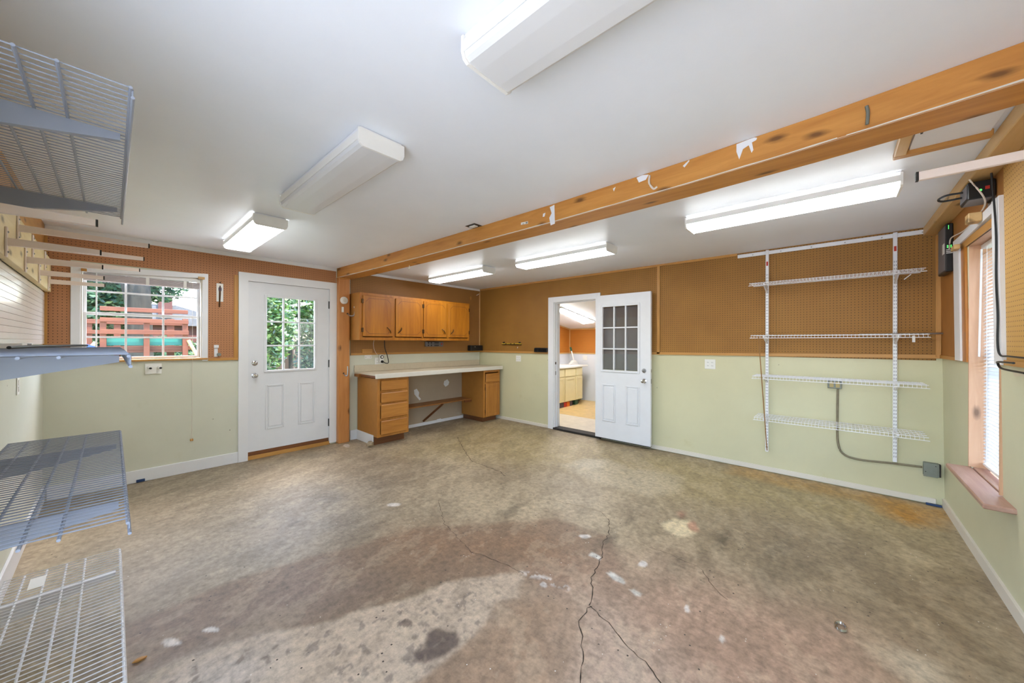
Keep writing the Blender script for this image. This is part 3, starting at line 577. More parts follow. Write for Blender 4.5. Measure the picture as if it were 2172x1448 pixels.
tag(tube('cable_stub', curve_pts(beam_hook([(1378, 372), (1377, 388), (1386, 400), (1394, 396)], 0)), 0.006, 'cable_w'), 'curled white cable end sticking out of the middle of the beam', 'cable')
post = thing('wooden_post', (2.63, 0.05, 0), 'knotty pine post holding up the beam between back door and workbench', 'post')
PX0, PX1, PY = 2.545, 2.694, 0.085
box('post_timber', (PX0, PX1, 0.002, PY, 0.0, 2.262), 'redpine_z', post, 0.004)
box('post_cap', (PX0-0.004, PX1, 0.002, PY+0.006, 2.262, 2.280), 'pine_x', post, 0.002)

# ------------------------------------------------------------------ fluorescent fixtures
def fixture(xc, y0, y1, lit, label, w=0.235, ceil=H, group='fluorescent fixtures on the ceiling'):
    t = thing('fluorescent_light', (xc, (y0+y1)/2, ceil), label, 'ceiling light', group); hw = w/2; zt = ceil-0.001; zb = ceil-0.092
    box('housing', (xc-hw*0.93, xc+hw*0.93, y0+0.006, y1-0.006, zt-0.03, zt), 'white', t, 0.002)
    boxes('side_lip', [(xc-hw, xc-hw+0.003, y0+0.012, y1-0.012, zt-0.062, zt-0.024), (xc+hw-0.003, xc+hw, y0+0.012, y1-0.012, zt-0.062, zt-0.024)], 'plastic', t)
    prof = [(xc-hw+0.004, zt-0.031), (xc-hw+0.004, zt-0.06), (xc-hw*0.93, zb+0.012), (xc-hw*0.80, zb+0.003), (xc-hw*0.4, zb), (xc+hw*0.4, zb), (xc+hw*0.80, zb+0.003), (xc+hw*0.93, zb+0.012), (xc+hw-0.004, zt-0.06), (xc+hw-0.004, zt-0.031)]
    prism('diffuser', prof, 1, y0+0.012, y1-0.012, 'litlens' if lit else 'lens', t)
    capp = [(xc-hw*1.02, zt-0.01), (xc-hw*1.02, zt-0.062), (xc-hw*0.95, zb+0.008), (xc-hw*0.82, zb-0.002), (xc+hw*0.82, zb-0.002), (xc+hw*0.95, zb+0.008), (xc+hw*1.02, zt-0.062), (xc+hw*1.02, zt-0.01)]
    for a in (y0, y1-0.012): prism('end_cap', capp, 1, a, a+0.0118, 'plastic', t)
    return t
fixture(3.885, 4.225, 5.445, False, 'unlit white fluorescent fixture at the top edge of the photo, nearest the viewer')
fixture(3.885, 2.30, 3.49, False, 'unlit white fluorescent fixture in the middle of the left ceiling bay')
fixture(3.915, 0.62, 1.76, True, 'lit fluorescent fixture above the garden window and back door')
fixture(1.395, 0.47, 1.69, True, 'lit fluorescent fixture above the workbench')
fixture(1.335, 2.20, 3.43, True, 'lit fluorescent fixture above the open white door')
fixture(1.56, 4.23, 5.43, True, 'lit fluorescent fixture nearest the wire shelves on the right')

# ------------------------------------------------------------------ upper cabinet
UF = 0.325
uc = thing('wall_cabinet', (1.53, 0.0, 1.42), 'long stained wood wall cabinet with four routed doors over the workbench', 'cabinet')
boxes('carcass', [(0.548, 2.516, 0.008, UF-0.02, 1.42, 1.436), (0.548, 2.516, 0.008, UF-0.02, 2.056, 2.072), (0.548, 0.564, 0.008, UF-0.02, 1.436, 2.056), (2.50, 2.516, 0.008, UF-0.02, 1.436, 2.056), (0.564, 2.50, 0.008, 0.014, 1.436, 2.056)], 'particle', uc)
bm = bmesh.new(); frame_bm(bm, 1, UF-0.02, UF, 0.548, 2.516, 1.42, 2.072, 0.04)
for xx in (1.018, 2.008): bx(bm, xx-0.02, xx+0.02, UF-0.02, UF, 1.46, 2.032)
bx(bm, 1.50, 1.53, UF-0.02, UF, 1.46, 2.032); mk('face_frame', bm, 'cab_z', uc)
for a0, a1, hs in [(2.030, 2.478, 1), (1.528, 1.986, -1), (1.057, 1.503, 1), (0.573, 1.016, -1)]:
    d = box('cabinet_door', (a0, a1, UF+0.001, UF+0.019, 1.472, 2.035), 'cab_z', uc, 0.004); z0, z1 = 1.472, 2.035; m = 0.035; cc = 0.05
    P = [(a0+m, z0+m+cc), (a0+m, z1-m-cc), (a0+m+cc*0.55, z1-m-cc*0.5), (a0+m+cc, z1-m), (a1-m-cc, z1-m), (a1-m-cc*0.55, z1-m-cc*0.5), (a1-m, z1-m-cc), (a1-m, z0+m+cc), (a1-m-cc*0.55, z0+m+cc*0.5), (a1-m-cc, z0+m), (a0+m+cc, z0+m), (a0+m+cc*0.55, z0+m+cc*0.5)]
    bm = bmesh.new(); n = len(P); cx_ = (a0+a1)/2; cz_ = (z0+z1)/2
    A = [bm.verts.new((u, UF+0.0196, v)) for u, v in P]; B = [bm.verts.new((u+(cx_-u)*0.02, UF+0.0196, v+(cz_-v)*0.018)) for u, v in P]
    for i in range(n): bm.faces.new((A[i], A[(i+1) % n], B[(i+1) % n], B[i]))
    mk('routed_line', bm, 'darkwood', d)
    px_ = (a0+0.06) if hs == 1 else (a1-0.06); sx = 1 if hs == 1 else -1
    tube('pull', curve_pts([(px_+sx*0.035, UF+0.02, 1.605), (px_+sx*0.02, UF+0.042, 1.58), (px_-sx*0.005, UF+0.042, 1.55), (px_-sx*0.025, UF+0.02, 1.525)], 3), [0.006]*3+[0.008]*4+[0.006]*3, 'bronze', d, 6)
    hx = a1+0.004 if hs == 1 else a0-0.004
    for z in (1.56, 1.955): box('hinge', (hx-0.014, hx+0.014, UF+0.001, UF+0.021, z-0.03, z+0.03), 'bronze', d, 0.004)

# ------------------------------------------------------------------ workbench: counter, drawer unit, cupboard, shelf
ct = thing('countertop', (1.25, 0.3, 0.90), 'long cream laminate countertop with backsplash along the back wall', 'countertop')
box('top', (0.02, 2.445, 0.02, 0.63, 0.945, 0.962), 'laminate', ct, 0.002); box('front_edge', (0.02, 2.449, 0.63, 0.645, 0.905, 0.968), 'lamedge', ct, 0.004)
box('backsplash', (0.02, 2.447, 0.004, 0.0199, 0.962, 1.058), 'laminate', ct, 0.002); box('batten', (2.30, 2.44, 0.05, 0.62, 0.915, 0.944), 'darkwood', ct, 0.003)
box('front_batten', (0.03, 2.40, 0.60, 0.629, 0.905, 0.944), 'shelfwood', ct, 0.002)
box('side_rail', (2.40, 2.47, 0.06, 0.20, 0.905, 0.944), 'shelfwood', ct, 0.003)
CF_ = 0.60
du = thing('drawer_unit', (2.16, 0.3, 0), 'wooden base unit with four drawers under the left end of the countertop', 'drawer unit')
boxes('carcass', [(2.386, 2.40, 0.02, CF_-0.02, 0.115, 0.90), (1.93, 1.944, 0.02, CF_-0.02, 0.115, 0.90), (1.944, 2.386, 0.02, CF_-0.02, 0.115, 0.13), (1.944, 2.386, 0.02, 0.026, 0.13, 0.90)], 'particle', du)
bm = bmesh.new(); frame_bm(bm, 1, CF_-0.02, CF_, 1.93, 2.40, 0.115, 0.90, 0.04)
for z in (0.722, 0.562, 0.347): bx(bm, 1.97, 2.36, CF_-0.02, CF_, z-0.018, z+0.018)
mk('face_frame', bm, 'dcab_z', du)
for z0, z1 in ((0.738, 0.875), (0.572, 0.708), (0.362, 0.552), (0.145, 0.332)): box('drawer_front', (1.955, 2.357, CF_+0.001, CF_+0.024, z0, z1), 'dcab_x', du, 0.009)
box('toe_kick', (1.94, 2.395, 0.03, CF_-0.10, 0, 0.1149), 'darkwood', du, 0.002)
box('skirting_board', (2.4005, 2.414, 0.02, 0.50, 0, 0.135), 'white', du, 0.002)
cu = thing('base_cupboard', (0.27, 0.3, 0), 'narrow wooden base cupboard with one drawer and door at the corner', 'cupboard')
boxes('carcass', [(0.446, 0.46, 0.02, CF_-0.02, 0.085, 0.90), (0.06, 0.074, 0.02, CF_-0.02, 0.085, 0.90), (0.074, 0.446, 0.02, CF_-0.02, 0.085, 0.10), (0.074, 0.446, 0.02, 0.026, 0.10, 0.90)], 'particle', cu)
bm = bmesh.new(); frame_bm(bm, 1, CF_-0.02, CF_, 0.06, 0.46, 0.085, 0.90, 0.035); bx(bm, 0.095, 0.425, CF_-0.02, CF_, 0.664, 0.694); mk('face_frame', bm, 'dcab_z', cu)
box('drawer_front', (0.078, 0.418, CF_+0.001, CF_+0.018, 0.695, 0.845), 'dcab_x', cu, 0.005)
dr = box('cupboard_door', (0.078, 0.418, CF_+0.001, CF_+0.016, 0.10, 0.67), 'dcab_z', cu, 0.004)
bm = bmesh.new(); frame_bm(bm, 1, CF_+0.0155, CF_+0.021, 0.078, 0.418, 0.10, 0.67, 0.055, 0.003); mk('door_frame', bm, 'dcab_z', dr)
for z in (0.19, 0.585): tube('hinge', [(0.425, CF_+0.006, z-0.028), (0.425, CF_+0.006, z+0.028)], 0.006, 'bronze', dr, 6)
box('toe_kick', (0.10, 0.43, 0.03, CF_-0.06, 0, 0.0849), 'darkwood', cu, 0.002)
ks = thing('knee_shelf', (1.2, 0.15, 0.36), 'brown plank shelf on a diagonal brace between the drawer unit and cupboard', 'shelf')
box('plank', (0.462, 1.928, 0.006, 0.30, 0.372, 0.39), 'shelfwood', ks, 0.002); box('front_lip', (0.462, 0.62, 0.27, 0.298, 0.335, 0.3715), 'darkwood', ks, 0.002)
box('cleat', (0.80, 1.0, 0.16, 0.19, 0.352, 0.3715), 'shelfwood', ks, 0.002)
bm = bmesh.new(); tube_bm(bm, [(1.02, 0.20, 0.355), (1.30, 0.03, 0.075)], 0.017, 4); mk('brace', bm, 'darkwood', ks)

# ------------------------------------------------------------------ wire shelves on the side wall
trk = thing('hang_track', (0, 5.04, 2.37), 'white metal hang track under the ceiling above the wire shelves', 'shelf track')
box('track_rail', (0.0062, 0.018, 4.305, 5.775, 2.356, 2.394), 'wire', trk, 0.002)
for k in range(6): lathe('screw', [(0.006, 0), (0.004, 0.003)], (0.018, 4.45+k*0.25, 2.372), (1, 0, 0), 'steel', trk, 8)
UY = [4.583, 5.534]
for yy, zb, lab in zip(UY, (0.225, 0.325), ('white slotted shelf upright on the left, beside the leaning rod', 'white slotted shelf upright on the right, above the junction box')):
    t = thing('shelf_upright', (0, yy, zb), lab, 'shelf upright', 'slotted shelf uprights'); 
    box('channel', (0.0185, 0.034, yy-0.014, yy+0.014, zb, 2.40), 'wire', t, 0.002)
    bm = bmesh.new(); z = zb+0.05
    while z < 2.15:
        for s in (-0.0062, 0.0062): bx(bm, 0.0338, 0.0344, yy+s-0.0018, yy+s+0.0018, z-0.008, z+0.008)
        z += 0.032
    mk('slots', bm, 'greyplastic', t, False, 'stuff')
    box('sticker', (0.0341, 0.0347, yy-0.008, yy+0.008, 2.23, 2.275), 'redplug', t, 0)
def bracket(t, axis, back, front, along, z, mat, h0=0.055, h1=0.02, w=0.012):
    poly_ = [(back, z), (front, z), (front, z-h1), (back+(front-back)*0.25, z-h0), (back, z-h0*1.15)]
    prism('bracket', poly_, 1 if axis == 0 else 0, along-w/2, along+w/2, mat, t)
def wire_shelf(name, label, group, z, back, front, a0, a1, brs, mat, wr, rr, individual, step=0.0254, rods=None, lip=0.03):
    t = thing(name, (((back+front)/2), (a0+a1)/2, z-0.01), label, 'wire shelf', group); s = 1 if front > back else -1
    n = int((a1-a0)/step); path = [(back, 0, z), (front-s*0.004, 0, z), (front, 0, z-0.004), (front, 0, z-lip)]
    if individual:
        w0 = tube('wire', [(p[0], a0, p[2]) for p in path], wr, mat, t, 5)
        for k in range(1, n+1): copy_at(w0, (0, k*step, 0), t)
    else:
        bm = bmesh.new()
        for k in range(n+1): tube_bm(bm, [(p[0], a0+k*step, p[2]) for p in path], wr, 4, False)
        mk('cross_wires', bm, mat, t, True, 'stuff')
    for X in (rods or [back + (front-back)*q/3*0.985 for q in range(4)]):
        tube('long_rod', [(X, a0-0.006, z-wr-rr), (X, a1+0.006, z-wr-rr)], rr, mat, t, 8)
    tube('front_rod', [(front, a0-0.012, z-lip-0.002), (front, a1+0.012, z-lip-0.002)], rr, mat, t, 8)
    for b in brs: bracket(t, 0, back-s*0.0, front-s*0.02, b, z-wr-2*rr, mat, *( (0.07, 0.018, 0.012) if not individual else (0.075, 0.022, 0.020)))
    return t
labs = ['white wire shelf on the pegboard wall, topmost of the four right-hand shelves', 'white wire shelf with a grey rod poking out, second from top on the right', 'white wire shelf in front of the outlet box, third from top on the right', 'white wire shelf crossing the conduit, lowest of the four right-hand shelves']
for (z, a0, a1), lab in zip([(2.022, 4.465, 5.68), (1.478, 4.478, 5.70), (1.058, 4.494, 5.697), (0.630, 4.508, 5.697)], labs):
    wire_shelf('wire_shelf', lab, 'wire shelves on the pegboard wall', z, 0.034, 0.30, a0, a1, UY, 'wire', 0.0016, 0.003, False, lip=0.028)
tag(tube('closet_rod', [(0.10, 5.30, 1.478), (0.10, 5.805, 1.482)], 0.008, 'steel'), 'thin grey metal rod lying on the second wire shelf, reaching the right wall', 'rod')
tag(tube('hanging_rod', [on(0, 0.312, 1609, 716), on(0, 0.312, 1627, 955)], 0.0045, 'rod'), 'thin brown rod hanging beside the left shelf upright', 'rod')
for px_, py_, X, nm, lb in [(1986, 724, 0.2, 'paper_tag', 'small white tag hanging under the second wire shelf'), ]:
    c = on(0, X, 1938, 718); bm = bmesh.new(); bx(bm, X-0.001, X+0.001, c.y-0.009, c.y+0.009, c.z-0.03, c.z+0.025, 0.0005); tag(mk(nm, bm, 'plastic'), lb, 'tag')
c = on(0, 0.2, 1925, 587); bm = bmesh.new(); tube_bm(bm, [(0.2, c.y-0.02, c.z-0.02), (0.2, c.y+0.02, c.z+0.02)], 0.004, 6); tag(mk('shelf_clip', bm, 'plastic'), 'small white clip dangling under the topmost right-hand wire shelf', 'clip')

# ------------------------------------------------------------------ wire shelves beside the camera
SB = (2.36, 3.36); SBK, SFR = 5.122, 4.732; S0, S1 = 2.12, 3.645
llabs = ['grey wire shelf high at the upper left, seen from below', 'grey wire shelf at eye level on the left, seen edge-on', 'grey wire shelf with painted-in blue daylight tint, on the left below eye level', 'white wire shelf at the lower left corner, nearest the floor']
for z, lab, mt, (a0, a1) in zip((2.10, 1.362, 0.875, 0.215), llabs, ('wire_shaded', 'wire_shaded', 'wire_shaded', 'wire'), ((2.13, 3.70), (2.05, 3.62), (2.02, 3.60), (2.10, 3.62))):
    wire_shelf('wire_shelf', lab, 'wire shelves on the wall beside the viewer', z, SBK, SFR, a0, a1, SB, mt, 0.0021, 0.0042, True, lip=0.034, step=0.030, rods=[SFR+0.004, 4.862, 4.926, 4.990, 5.06, 5.118])
for b, lab in zip(SB, ('white shelf upright behind the far brackets of the left shelves', 'white shelf upright behind the near brackets of the left shelves')):
    tag(box('shelf_upright', (LX-0.022, LX-0.0005, b-0.014, b+0.014, 0.145, 1.823), 'wire', None, 0.002), lab, 'shelf upright', 'uprights of the left shelves')
cb = tag(tube('cable', curve_pts([(5.02, 2.9, 1.374), (4.98, 2.6, 1.376), (4.95, 2.4, 1.374), (4.90, 2.22, 1.375), (4.86, 2.12, 1.374)], 5), 0.006, 'black'), 'black cable lying along the eye-level wire shelf on the left', 'cable')
bt = thing('label_strip', (5.02, 2.3, 1.37), 'small white box with dark label on the eye-level left shelf', 'box')
box('box_body', (5.03, 5.09, 2.18, 2.50, 1.366, 1.388), 'plastic', bt, 0.002); box('box_label', (5.0285, 5.0298, 2.25, 2.36, 1.370, 1.386), 'purple', bt, 0)
pt = tag(box('paper_label', (4.985, 5.035, 2.18, 2.30, 0.2185, 0.2192), 'plastic', None, 0), 'white paper label lying on the lowest left wire shelf', 'label')
# lumber rack
rb = thing('lumber_rack', (5.15, 1.5, 1.82), 'pale plywood board with eight cream cantilever arms on the left wall', 'lumber rack')
box('board_face', (5.128, LX-0.0095, 0.024, 1.45, 1.825, 2.108), 'ply', rb, 0.002); box('board_face', (5.128, LX-0.0095, 1.452, 3.0, 1.825, 2.108), 'ply', rb, 0.002)
def rack_arm(y_, z_, tip):
    b0 = 5.119; a = prism('rack_arm', [(b0, z_-0.018), (b0, z_+0.020), (tip, z_+0.016), (tip, z_-0.010)], 1, y_-0.010, y_+0.010, 'arm', rb)
    box('mount_plate', (5.119, 5.1275, y_-0.012, y_+0.012, z_-0.075, z_+0.075), 'arm', a, 0.002)
    box('end_cap', (tip-0.003, tip+0.004, y_-0.0105, y_+0.0105, z_-0.0105, z_+0.0165), 'darkgap', a, 0)
    for dz in (-0.05, 0.05): lathe('screw', [(0.006, 0), (0.004, 0.004)], (5.119, y_, z_+dz), (-1, 0, 0), 'steel', a, 8)
for y_ in (0.26, 0.84, 1.46, 2.06, 2.82): rack_arm(y_, 1.893, 4.812)
for y_ in (0.50, 1.16, 1.73): rack_arm(y_, 2.03, 4.605)
# one more arm on the window wall
t = thing('lumber_rack', (2.66, 5.78, 2.06), 'single cream rack arm reaching in from the right edge below the beam', 'lumber rack'); yw = y3(2.05)
a = box('rack_arm', (2.645, 2.665, 5.375, yw-0.012, 2.035, 2.068), 'arm', t, 0.002); box('mount_plate', (2.640, 2.670, yw-0.012, yw-0.0065, 1.97, 2.13), 'arm', a, 0.001); box('end_cap', (2.6445, 2.6655, 5.371, 5.379, 2.0345, 2.0685), 'darkgap', a, 0)

# ------------------------------------------------------------------ things on the window wall
ld = tag(box('ledger_board', (0.007, 5.16, y3(2.37)-0.10, y3(2.37)-0.004, 2.335, H-0.001), 'raw_x', None, 0.004), 'unfinished pine ledger running under the ceiling along the right wall', 'beam')
at = thing('attic_hatch', (2.35, 5.55, H), 'wood-framed attic hatch in the ceiling beside the beam', 'hatch')
box('panel', (2.0, 2.60, 5.42, 5.68, H-0.012, H-0.001), 'ceiling', at, 0.001)
box('frame_strip', (1.955, 2.0, 5.365, 5.69, H-0.032, H-0.001), 'trim_y', at, 0.003); box('frame_strip', (2.0, 2.62, 5.365, 5.41, H-0.032, H-0.001), 'raw_x', at, 0.003)
c = on(2, 2.39, 1957, 280); box('pull_slot', (c.x-0.03, c.x+0.03, c.y-0.004, c.y+0.004, H-0.020, H-0.0125), 'black', at, 0.001)
up = thing('battery_backup', (1.35, 5.74, 2.215), 'black battery backup box with green light above the blinds window', 'electronic box')
box('housing', (1.33, 1.50, 5.697, y3(2.25)-0.010, 2.218, 2.315), 'black', up, 0.004); box('side_panel', (1.34, 1.485, 5.6945, 5.697, 2.228, 2.305), 'greyplastic', up, 0.002); box('base_panel', (1.34, 1.49, 5.703, 5.785, 2.2155, 2.218), 'greyplastic', up, 0.001)
lathe('indicator', [(0.006, 0), (0.004, 0.002)], (1.5, 5.742, 2.262), (1, 0, 0), 'led', up, 10); box('sticker', (1.5, 1.5012, 5.758, 5.774, 2.262, 2.280), 'redplug', up, 0)
box('wall_bracket', (1.35, 1.48, y3(2.2)-0.010, y3(2.2)-0.006, 2.195, 2.30), 'steel', up, 0.001)
lead = tag(tube('power_lead', curve_pts([(1.42, 5.692, 2.285), (1.42, 5.63, 2.285), (1.41, 5.60, 2.270), (1.40, 5.62, 2.258), (1.40, 5.692, 2.260)], 6), 0.006, 'black'), 'black power lead looping from the side of the battery backup', 'cable')
md = thing('network_router', (0.36, 5.79, 1.96), 'tall black network router with green lights on the corner wall panel', 'router')
box('housing', (0.22, 0.50, y3(2.1)-0.046, y3(2.1)-0.007, 1.945, 2.315), 'black', md, 0.006); box('vent_side', (0.24, 0.48, y3(2.1)-0.048, y3(2.1)-0.046, 1.96, 2.30), 'greyplastic', md, 0.001)
box('ribbed_label', (0.40, 0.47, y3(2.1)-0.0495, y3(2.1)-0.048, 2.09, 2.17), 'plastic', md, 0)
for k in range(4): box('status_light', (0.5, 0.5015, y3(2.1)-0.040+0.008*(k % 2)*2.2, y3(2.1)-0.034+0.008*(k % 2)*2.2, 2.128+0.012*(k//2), 2.136+0.012*(k//2)), 'led', md, 0)
box('power_light', (0.5, 0.5015, y3(2.1)-0.034, y3(2.1)-0.031, 2.27, 2.30), 'led', md, 0)
bm = bmesh.new()
for k in range(3): bx(bm, 0.5002, 0.502, y3(2.1)-0.044, y3(2.1)-0.012, 2.085+k*0.012, 2.091+k*0.012)
mk('port_block', bm, 'plastic', md)
tag(tube('white_cable', curve_pts([(0.508, y3(2.1)-0.03, 2.11), (0.53, y3(2.15)-0.03, 2.16), (0.60, y3(2.18)-0.03, 2.185), (0.85, y3(2.2)-0.013, 2.175), (1.15, y3(2.21)-0.013, 2.188), (1.40, y3(2.25)-0.03, 2.195), (1.53, y3(2.3)-0.06, 2.22), (1.545, y3(2.35)-0.11, 2.32)], 6), 0.004, 'cable_w'), 'cream network cable running along the window head casing', 'cable')
tag(tube('black_cable', curve_pts([(1.575, y3(2.3)-0.04, 2.325), (1.57, y3(2.2)-0.034, 2.22), (1.575, y3(2)-0.028, 2.0), (1.565, y3(1.75)-0.028, 1.75), (1.58, y3(1.55)-0.028, 1.55), (1.57, y3(1.4)-0.028, 1.40), (1.60, y3(1.33)-0.026, 1.338), (1.75, y3(1.3)-0.026, 1.334), (2.2, y3(1.3)-0.026, 1.33)], 8), 0.0045, 'black'), 'black cable stapled down the right window casing', 'cable')
tag(tube('black_cable', curve_pts([(1.95, y3(1.3)-0.06, 1.308), (1.74, y3(1.3)-0.06, 1.305), (1.68, y3(1.3)-0.05, 1.295), (1.74, y3(1.28)-0.05, 1.272), (1.95, y3(1.27)-0.03, 1.262)], 6), 0.005, 'black'), 'loop of black cable at the right edge under the tan pegboard', 'cable')
bk = tag(box('wood_block', (1.23, 1.31, y3(2.15)-0.075, y3(2.15)-0.0225, 2.13, 2.185), 'raw_x', None, 0.003), 'small pine block nailed to the window head casing', 'wood block')
bk2 = tag(box('wood_block', (0.70, 0.80, y3(2.08)-0.052, y3(2.08)-0.0225, 2.062, 2.095), 'raw_x', None, 0.003), 'small pine block at the upper left corner of the blinds window', 'wood block')
# blinds
b2 = thing('window_blind', (1.14, 5.9, 0.58), 'white slatted blind hanging in the tall narrow window', 'blind')
box('head_rail', (0.858, 1.464, 5.862, 5.902, 2.030, 2.060), 'blind', b2, 0.003)
s0 = None; z = 0.62
bm = bmesh.new(); prism_bm(bm, [(5.872, z-0.009), (5.884, z+0.002), (5.895, z+0.010), (5.895, z+0.0112), (5.884, z+0.0034), (5.872, z-0.0076)], 0, 0.858, 1.464); s0 = mk('slat', bm, 'blind_t', b2)
for k in range(1, 62): copy_at(s0, (0, 0, k*0.0226), b2)
box('bottom_rail', (0.858, 1.464, 5.870, 5.898, 0.582, 0.602), 'blind', b2, 0.004)
for xx in (0.95, 1.33): tube('ladder_cord', [(xx, 5.869, 0.6), (xx, 5.869, 2.03)], 0.0012, 'blind', b2, 5)
tube('tilt_wand', [(0.872, 5.852, 1.31), (0.872, 5.862, 2.03)], 0.005, 'blind', b2, 8)
b1 = thing('window_blind', (4.54, -0.03, 1.98), 'raised mauve-grey blind gathered at the head of the garden window', 'blind')
box('head_rail', (4.126, 4.95, -0.045, -0.012, 2.035, 2.078), 'blind', b1, 0.003)
for k in range(9): box('slat', (4.128, 4.948, -0.046, -0.014, 1.975+k*0.0064, 1.979+k*0.0064), 'blindgrey', b1, 0.001)
box('bottom_rail', (4.128, 4.948, -0.046, -0.014, 1.962, 1.973), 'blindgrey', b1, 0.002)
for xx in (4.53, 4.25): box('ladder_tape', (xx-0.012, xx+0.012, -0.0135, -0.0125, 1.962, 2.036), 'plastic', b1, 0)
tube('tilt_wand', [(4.868, -0.010, 1.26), (4.868, -0.016, 2.035)], 0.005, 'blind', b1, 8)
tube('pull_cord', [(4.192, -0.008, 2.03), (4.192, 0.03, 1.22), (4.197, 0.03, 0.42)], 0.0014, 'cable_w', b1, 5); 
for s in (-0.006, 0.006): tube('cord_end', [(4.197, 0.03, 0.42), (4.197+s, 0.03, 0.36)], 0.0012, 'cable_w', b1, 5); lathe('cord_tassel', [(0.002, 0), (0.006, 0.006), (0.007, 0.02), (0.004, 0.026)], (4.197+s*1.2, 0.03, 0.36), (0, 0, -1), 'trim_z', b1, 8)
tag(box('wood_block', (4.925, 4.96, 0.0205, 0.04, 2.036, 2.06), 'trim_x', None, 0.002), 'tiny wood block at the left corner of the garden window head', 'wood block')
tag(box('wood_block', (4.095, 4.15, 0.0, 0.035, 2.07, 2.095), 'raw_x', None, 0.002), 'pale wood block at the right corner of the garden window head', 'wood block')

# ------------------------------------------------------------------ small wall things
def plate(name, axis, u, z, w, h, label, cat, sockets=(), d=0.006, base=0.0, mat='plastic'):
    D = lambda a0, a1, z0, z1, e0, e1: (a0, a1, base+e0, base+e1, z0, z1) if axis == 1 else (base+e0, base+e1, a0, a1, z0, z1)
    t = thing(name, (u, base, z) if axis == 1 else (base, u, z), label, cat); box('cover_plate', D(u-w/2, u+w/2, z-h/2, z+h/2, 0.0004, d), mat, t, 0.002)
    for su, sz in sockets:
        s = box('socket', D(u+su-0.016, u+su+0.016, z+sz-0.019, z+sz+0.019, d, d+0.003), mat, t, 0.003)
        for q in (-0.006, 0.006): box('slot', D(u+su+q-0.0013, u+su+q+0.0013, z+sz-0.004, z+sz+0.007, d+0.003, d+0.0034), 'darkgap', s, 0)
    return t
duo = [(-0.022, -0.02), (-0.022, 0.02), (0.022, -0.02), (0.022, 0.02)]
plate('wall_outlet', 0, 4.023, 1.142, 0.116, 0.114, 'white double outlet on the sage wall between open door and shelves', 'outlet', duo)
plate('wall_outlet', 0, 1.0, 1.11, 0.11, 0.105, 'white double outlet on the sage wall right of the workbench', 'outlet', duo)
plate('wall_outlet', 1, 2.07, 1.10, 0.128, 0.115, 'white outlet above the countertop with the timer plugged in', 'outlet', [(0.028, -0.02), (0.028, 0.02)])
plate('blank_plate', 1, 2.238, 1.205, 0.112, 0.12, 'square white blank plate with four screws left of the timer', 'wall plate')
bp = bpy.data.objects['blank_plate']
for a in (-0.034, 0.034):
    for b in (-0.036, 0.036): lathe('screw', [(0.006, 0), (0.004, 0.002)], (2.238+a, 0.006, 1.205+b), (0, 1, 0), 'steel', bp, 8)
box('mount_block', (2.18, 2.335, 0.0004, 0.02, 1.233, 1.29), 'trim_x', bp, 0.002)
t = plate('wall_outlet', 0, 0.0, 0, 0.01, 0.01, 'x', 'outlet') if False else None
t = thing('wall_outlet', (LX, 1.27, 1.11), 'white outlet on the left wall, low behind the wire shelves', 'outlet'); box('cover_plate', (LX-0.006, LX-0.0004, 1.235, 1.305, 1.055, 1.17), 'plastic', t, 0.002)
for z in (1.092, 1.133): box('socket', (LX-0.009, LX-0.006, 1.254, 1.286, z-0.017, z+0.017), 'plastic', t, 0.003)
tm = thing('plug_timer', (2.045, 0.01, 1.16), 'white plug-in timer with a black dial above the countertop', 'timer')
box('timer_body', (2.012, 2.078, 0.0095, 0.05, 1.085, 1.205), 'plastic', tm, 0.006); lathe('dial', [(0.027, 0), (0.027, 0.006), (0.02, 0.009)], (2.045, 0.05, 1.168), (0, 1, 0), 'black', tm); lathe('dial_cap', [(0.016, 0), (0.015, 0.003)], (2.045, 0.059, 1.168), (0, 1, 0), 'plastic', tm)
pc = thing('black_lead', (2.03, 0.06, 1.1), 'black power cord hanging from the wall cabinet to the timer', 'cable')
lathe('plug', [(0.02, 0), (0.02, 0.02), (0.012, 0.03)], (2.045, 0.05, 1.098), (0, 1, 0), 'black', pc, 12)
tube('cord', curve_pts([(2.045, 0.085, 1.098), (2.0, 0.09, 1.075), (1.955, 0.08, 1.085), (1.965, 0.06, 1.19), (2.0, 0.055, 1.30), (2.005, 0.05, 1.418)], 6), 0.006, 'black', pc)
tag(tube('white_wire', curve_pts([(2.16, 0.03, 1.42), (2.17, 0.028, 1.36), (2.155, 0.028, 1.28), (2.12, 0.02, 1.22), (2.08, 0.014, 1.19)], 6), 0.003, 'cable_w'), 'thin cream wire dangling below the wall cabinet', 'wire')
ps = thing('power_strip', (1.08, 0.0, 1.36), 'grey power strip fixed to the pegboard under the wall cabinet', 'power strip')
box('strip_body', (0.90, 1.26, 0.0065, 0.045, 1.318, 1.402), 'greyplastic', ps, 0.006)
for xx in (1.21, 1.15, 1.075, 1.045, 1.015):
    for z in (1.338, 1.381): box('socket', (xx-0.011, xx+0.011, 0.0452, 0.0468, z-0.012, z+0.012), 'black', ps, 0.001)
box('switch', (0.93, 0.95, 0.0452, 0.05, 1.35, 1.375), 'redplug', ps, 0.001)
bb = thing('black_box', (0.08, 0.05, 1.23), 'black box standing on the rail in the workbench corner', 'box'); box('box_body', (0.02, 0.32, 0.02, 0.11, 1.234, 1.335), 'black', bb, 0.004); lathe('white_knob', [(0.006, 0), (0.006, 0.004)], (0.22, 0.11, 1.305), (0, 1, 0), 'plastic', bb, 10)
lv = thing('spirit_level', (0.02, 0.85, 1.375), 'small yellow and black level hung on the pegboard left of the doorway', 'level')
box('level_body', (0.018, 0.036, 0.625, 1.085, 1.362, 1.376), 'yellow', lv, 0.002); box('level_base', (0.016, 0.038, 0.625, 1.085, 1.352, 1.3618), 'black', lv, 0.001)
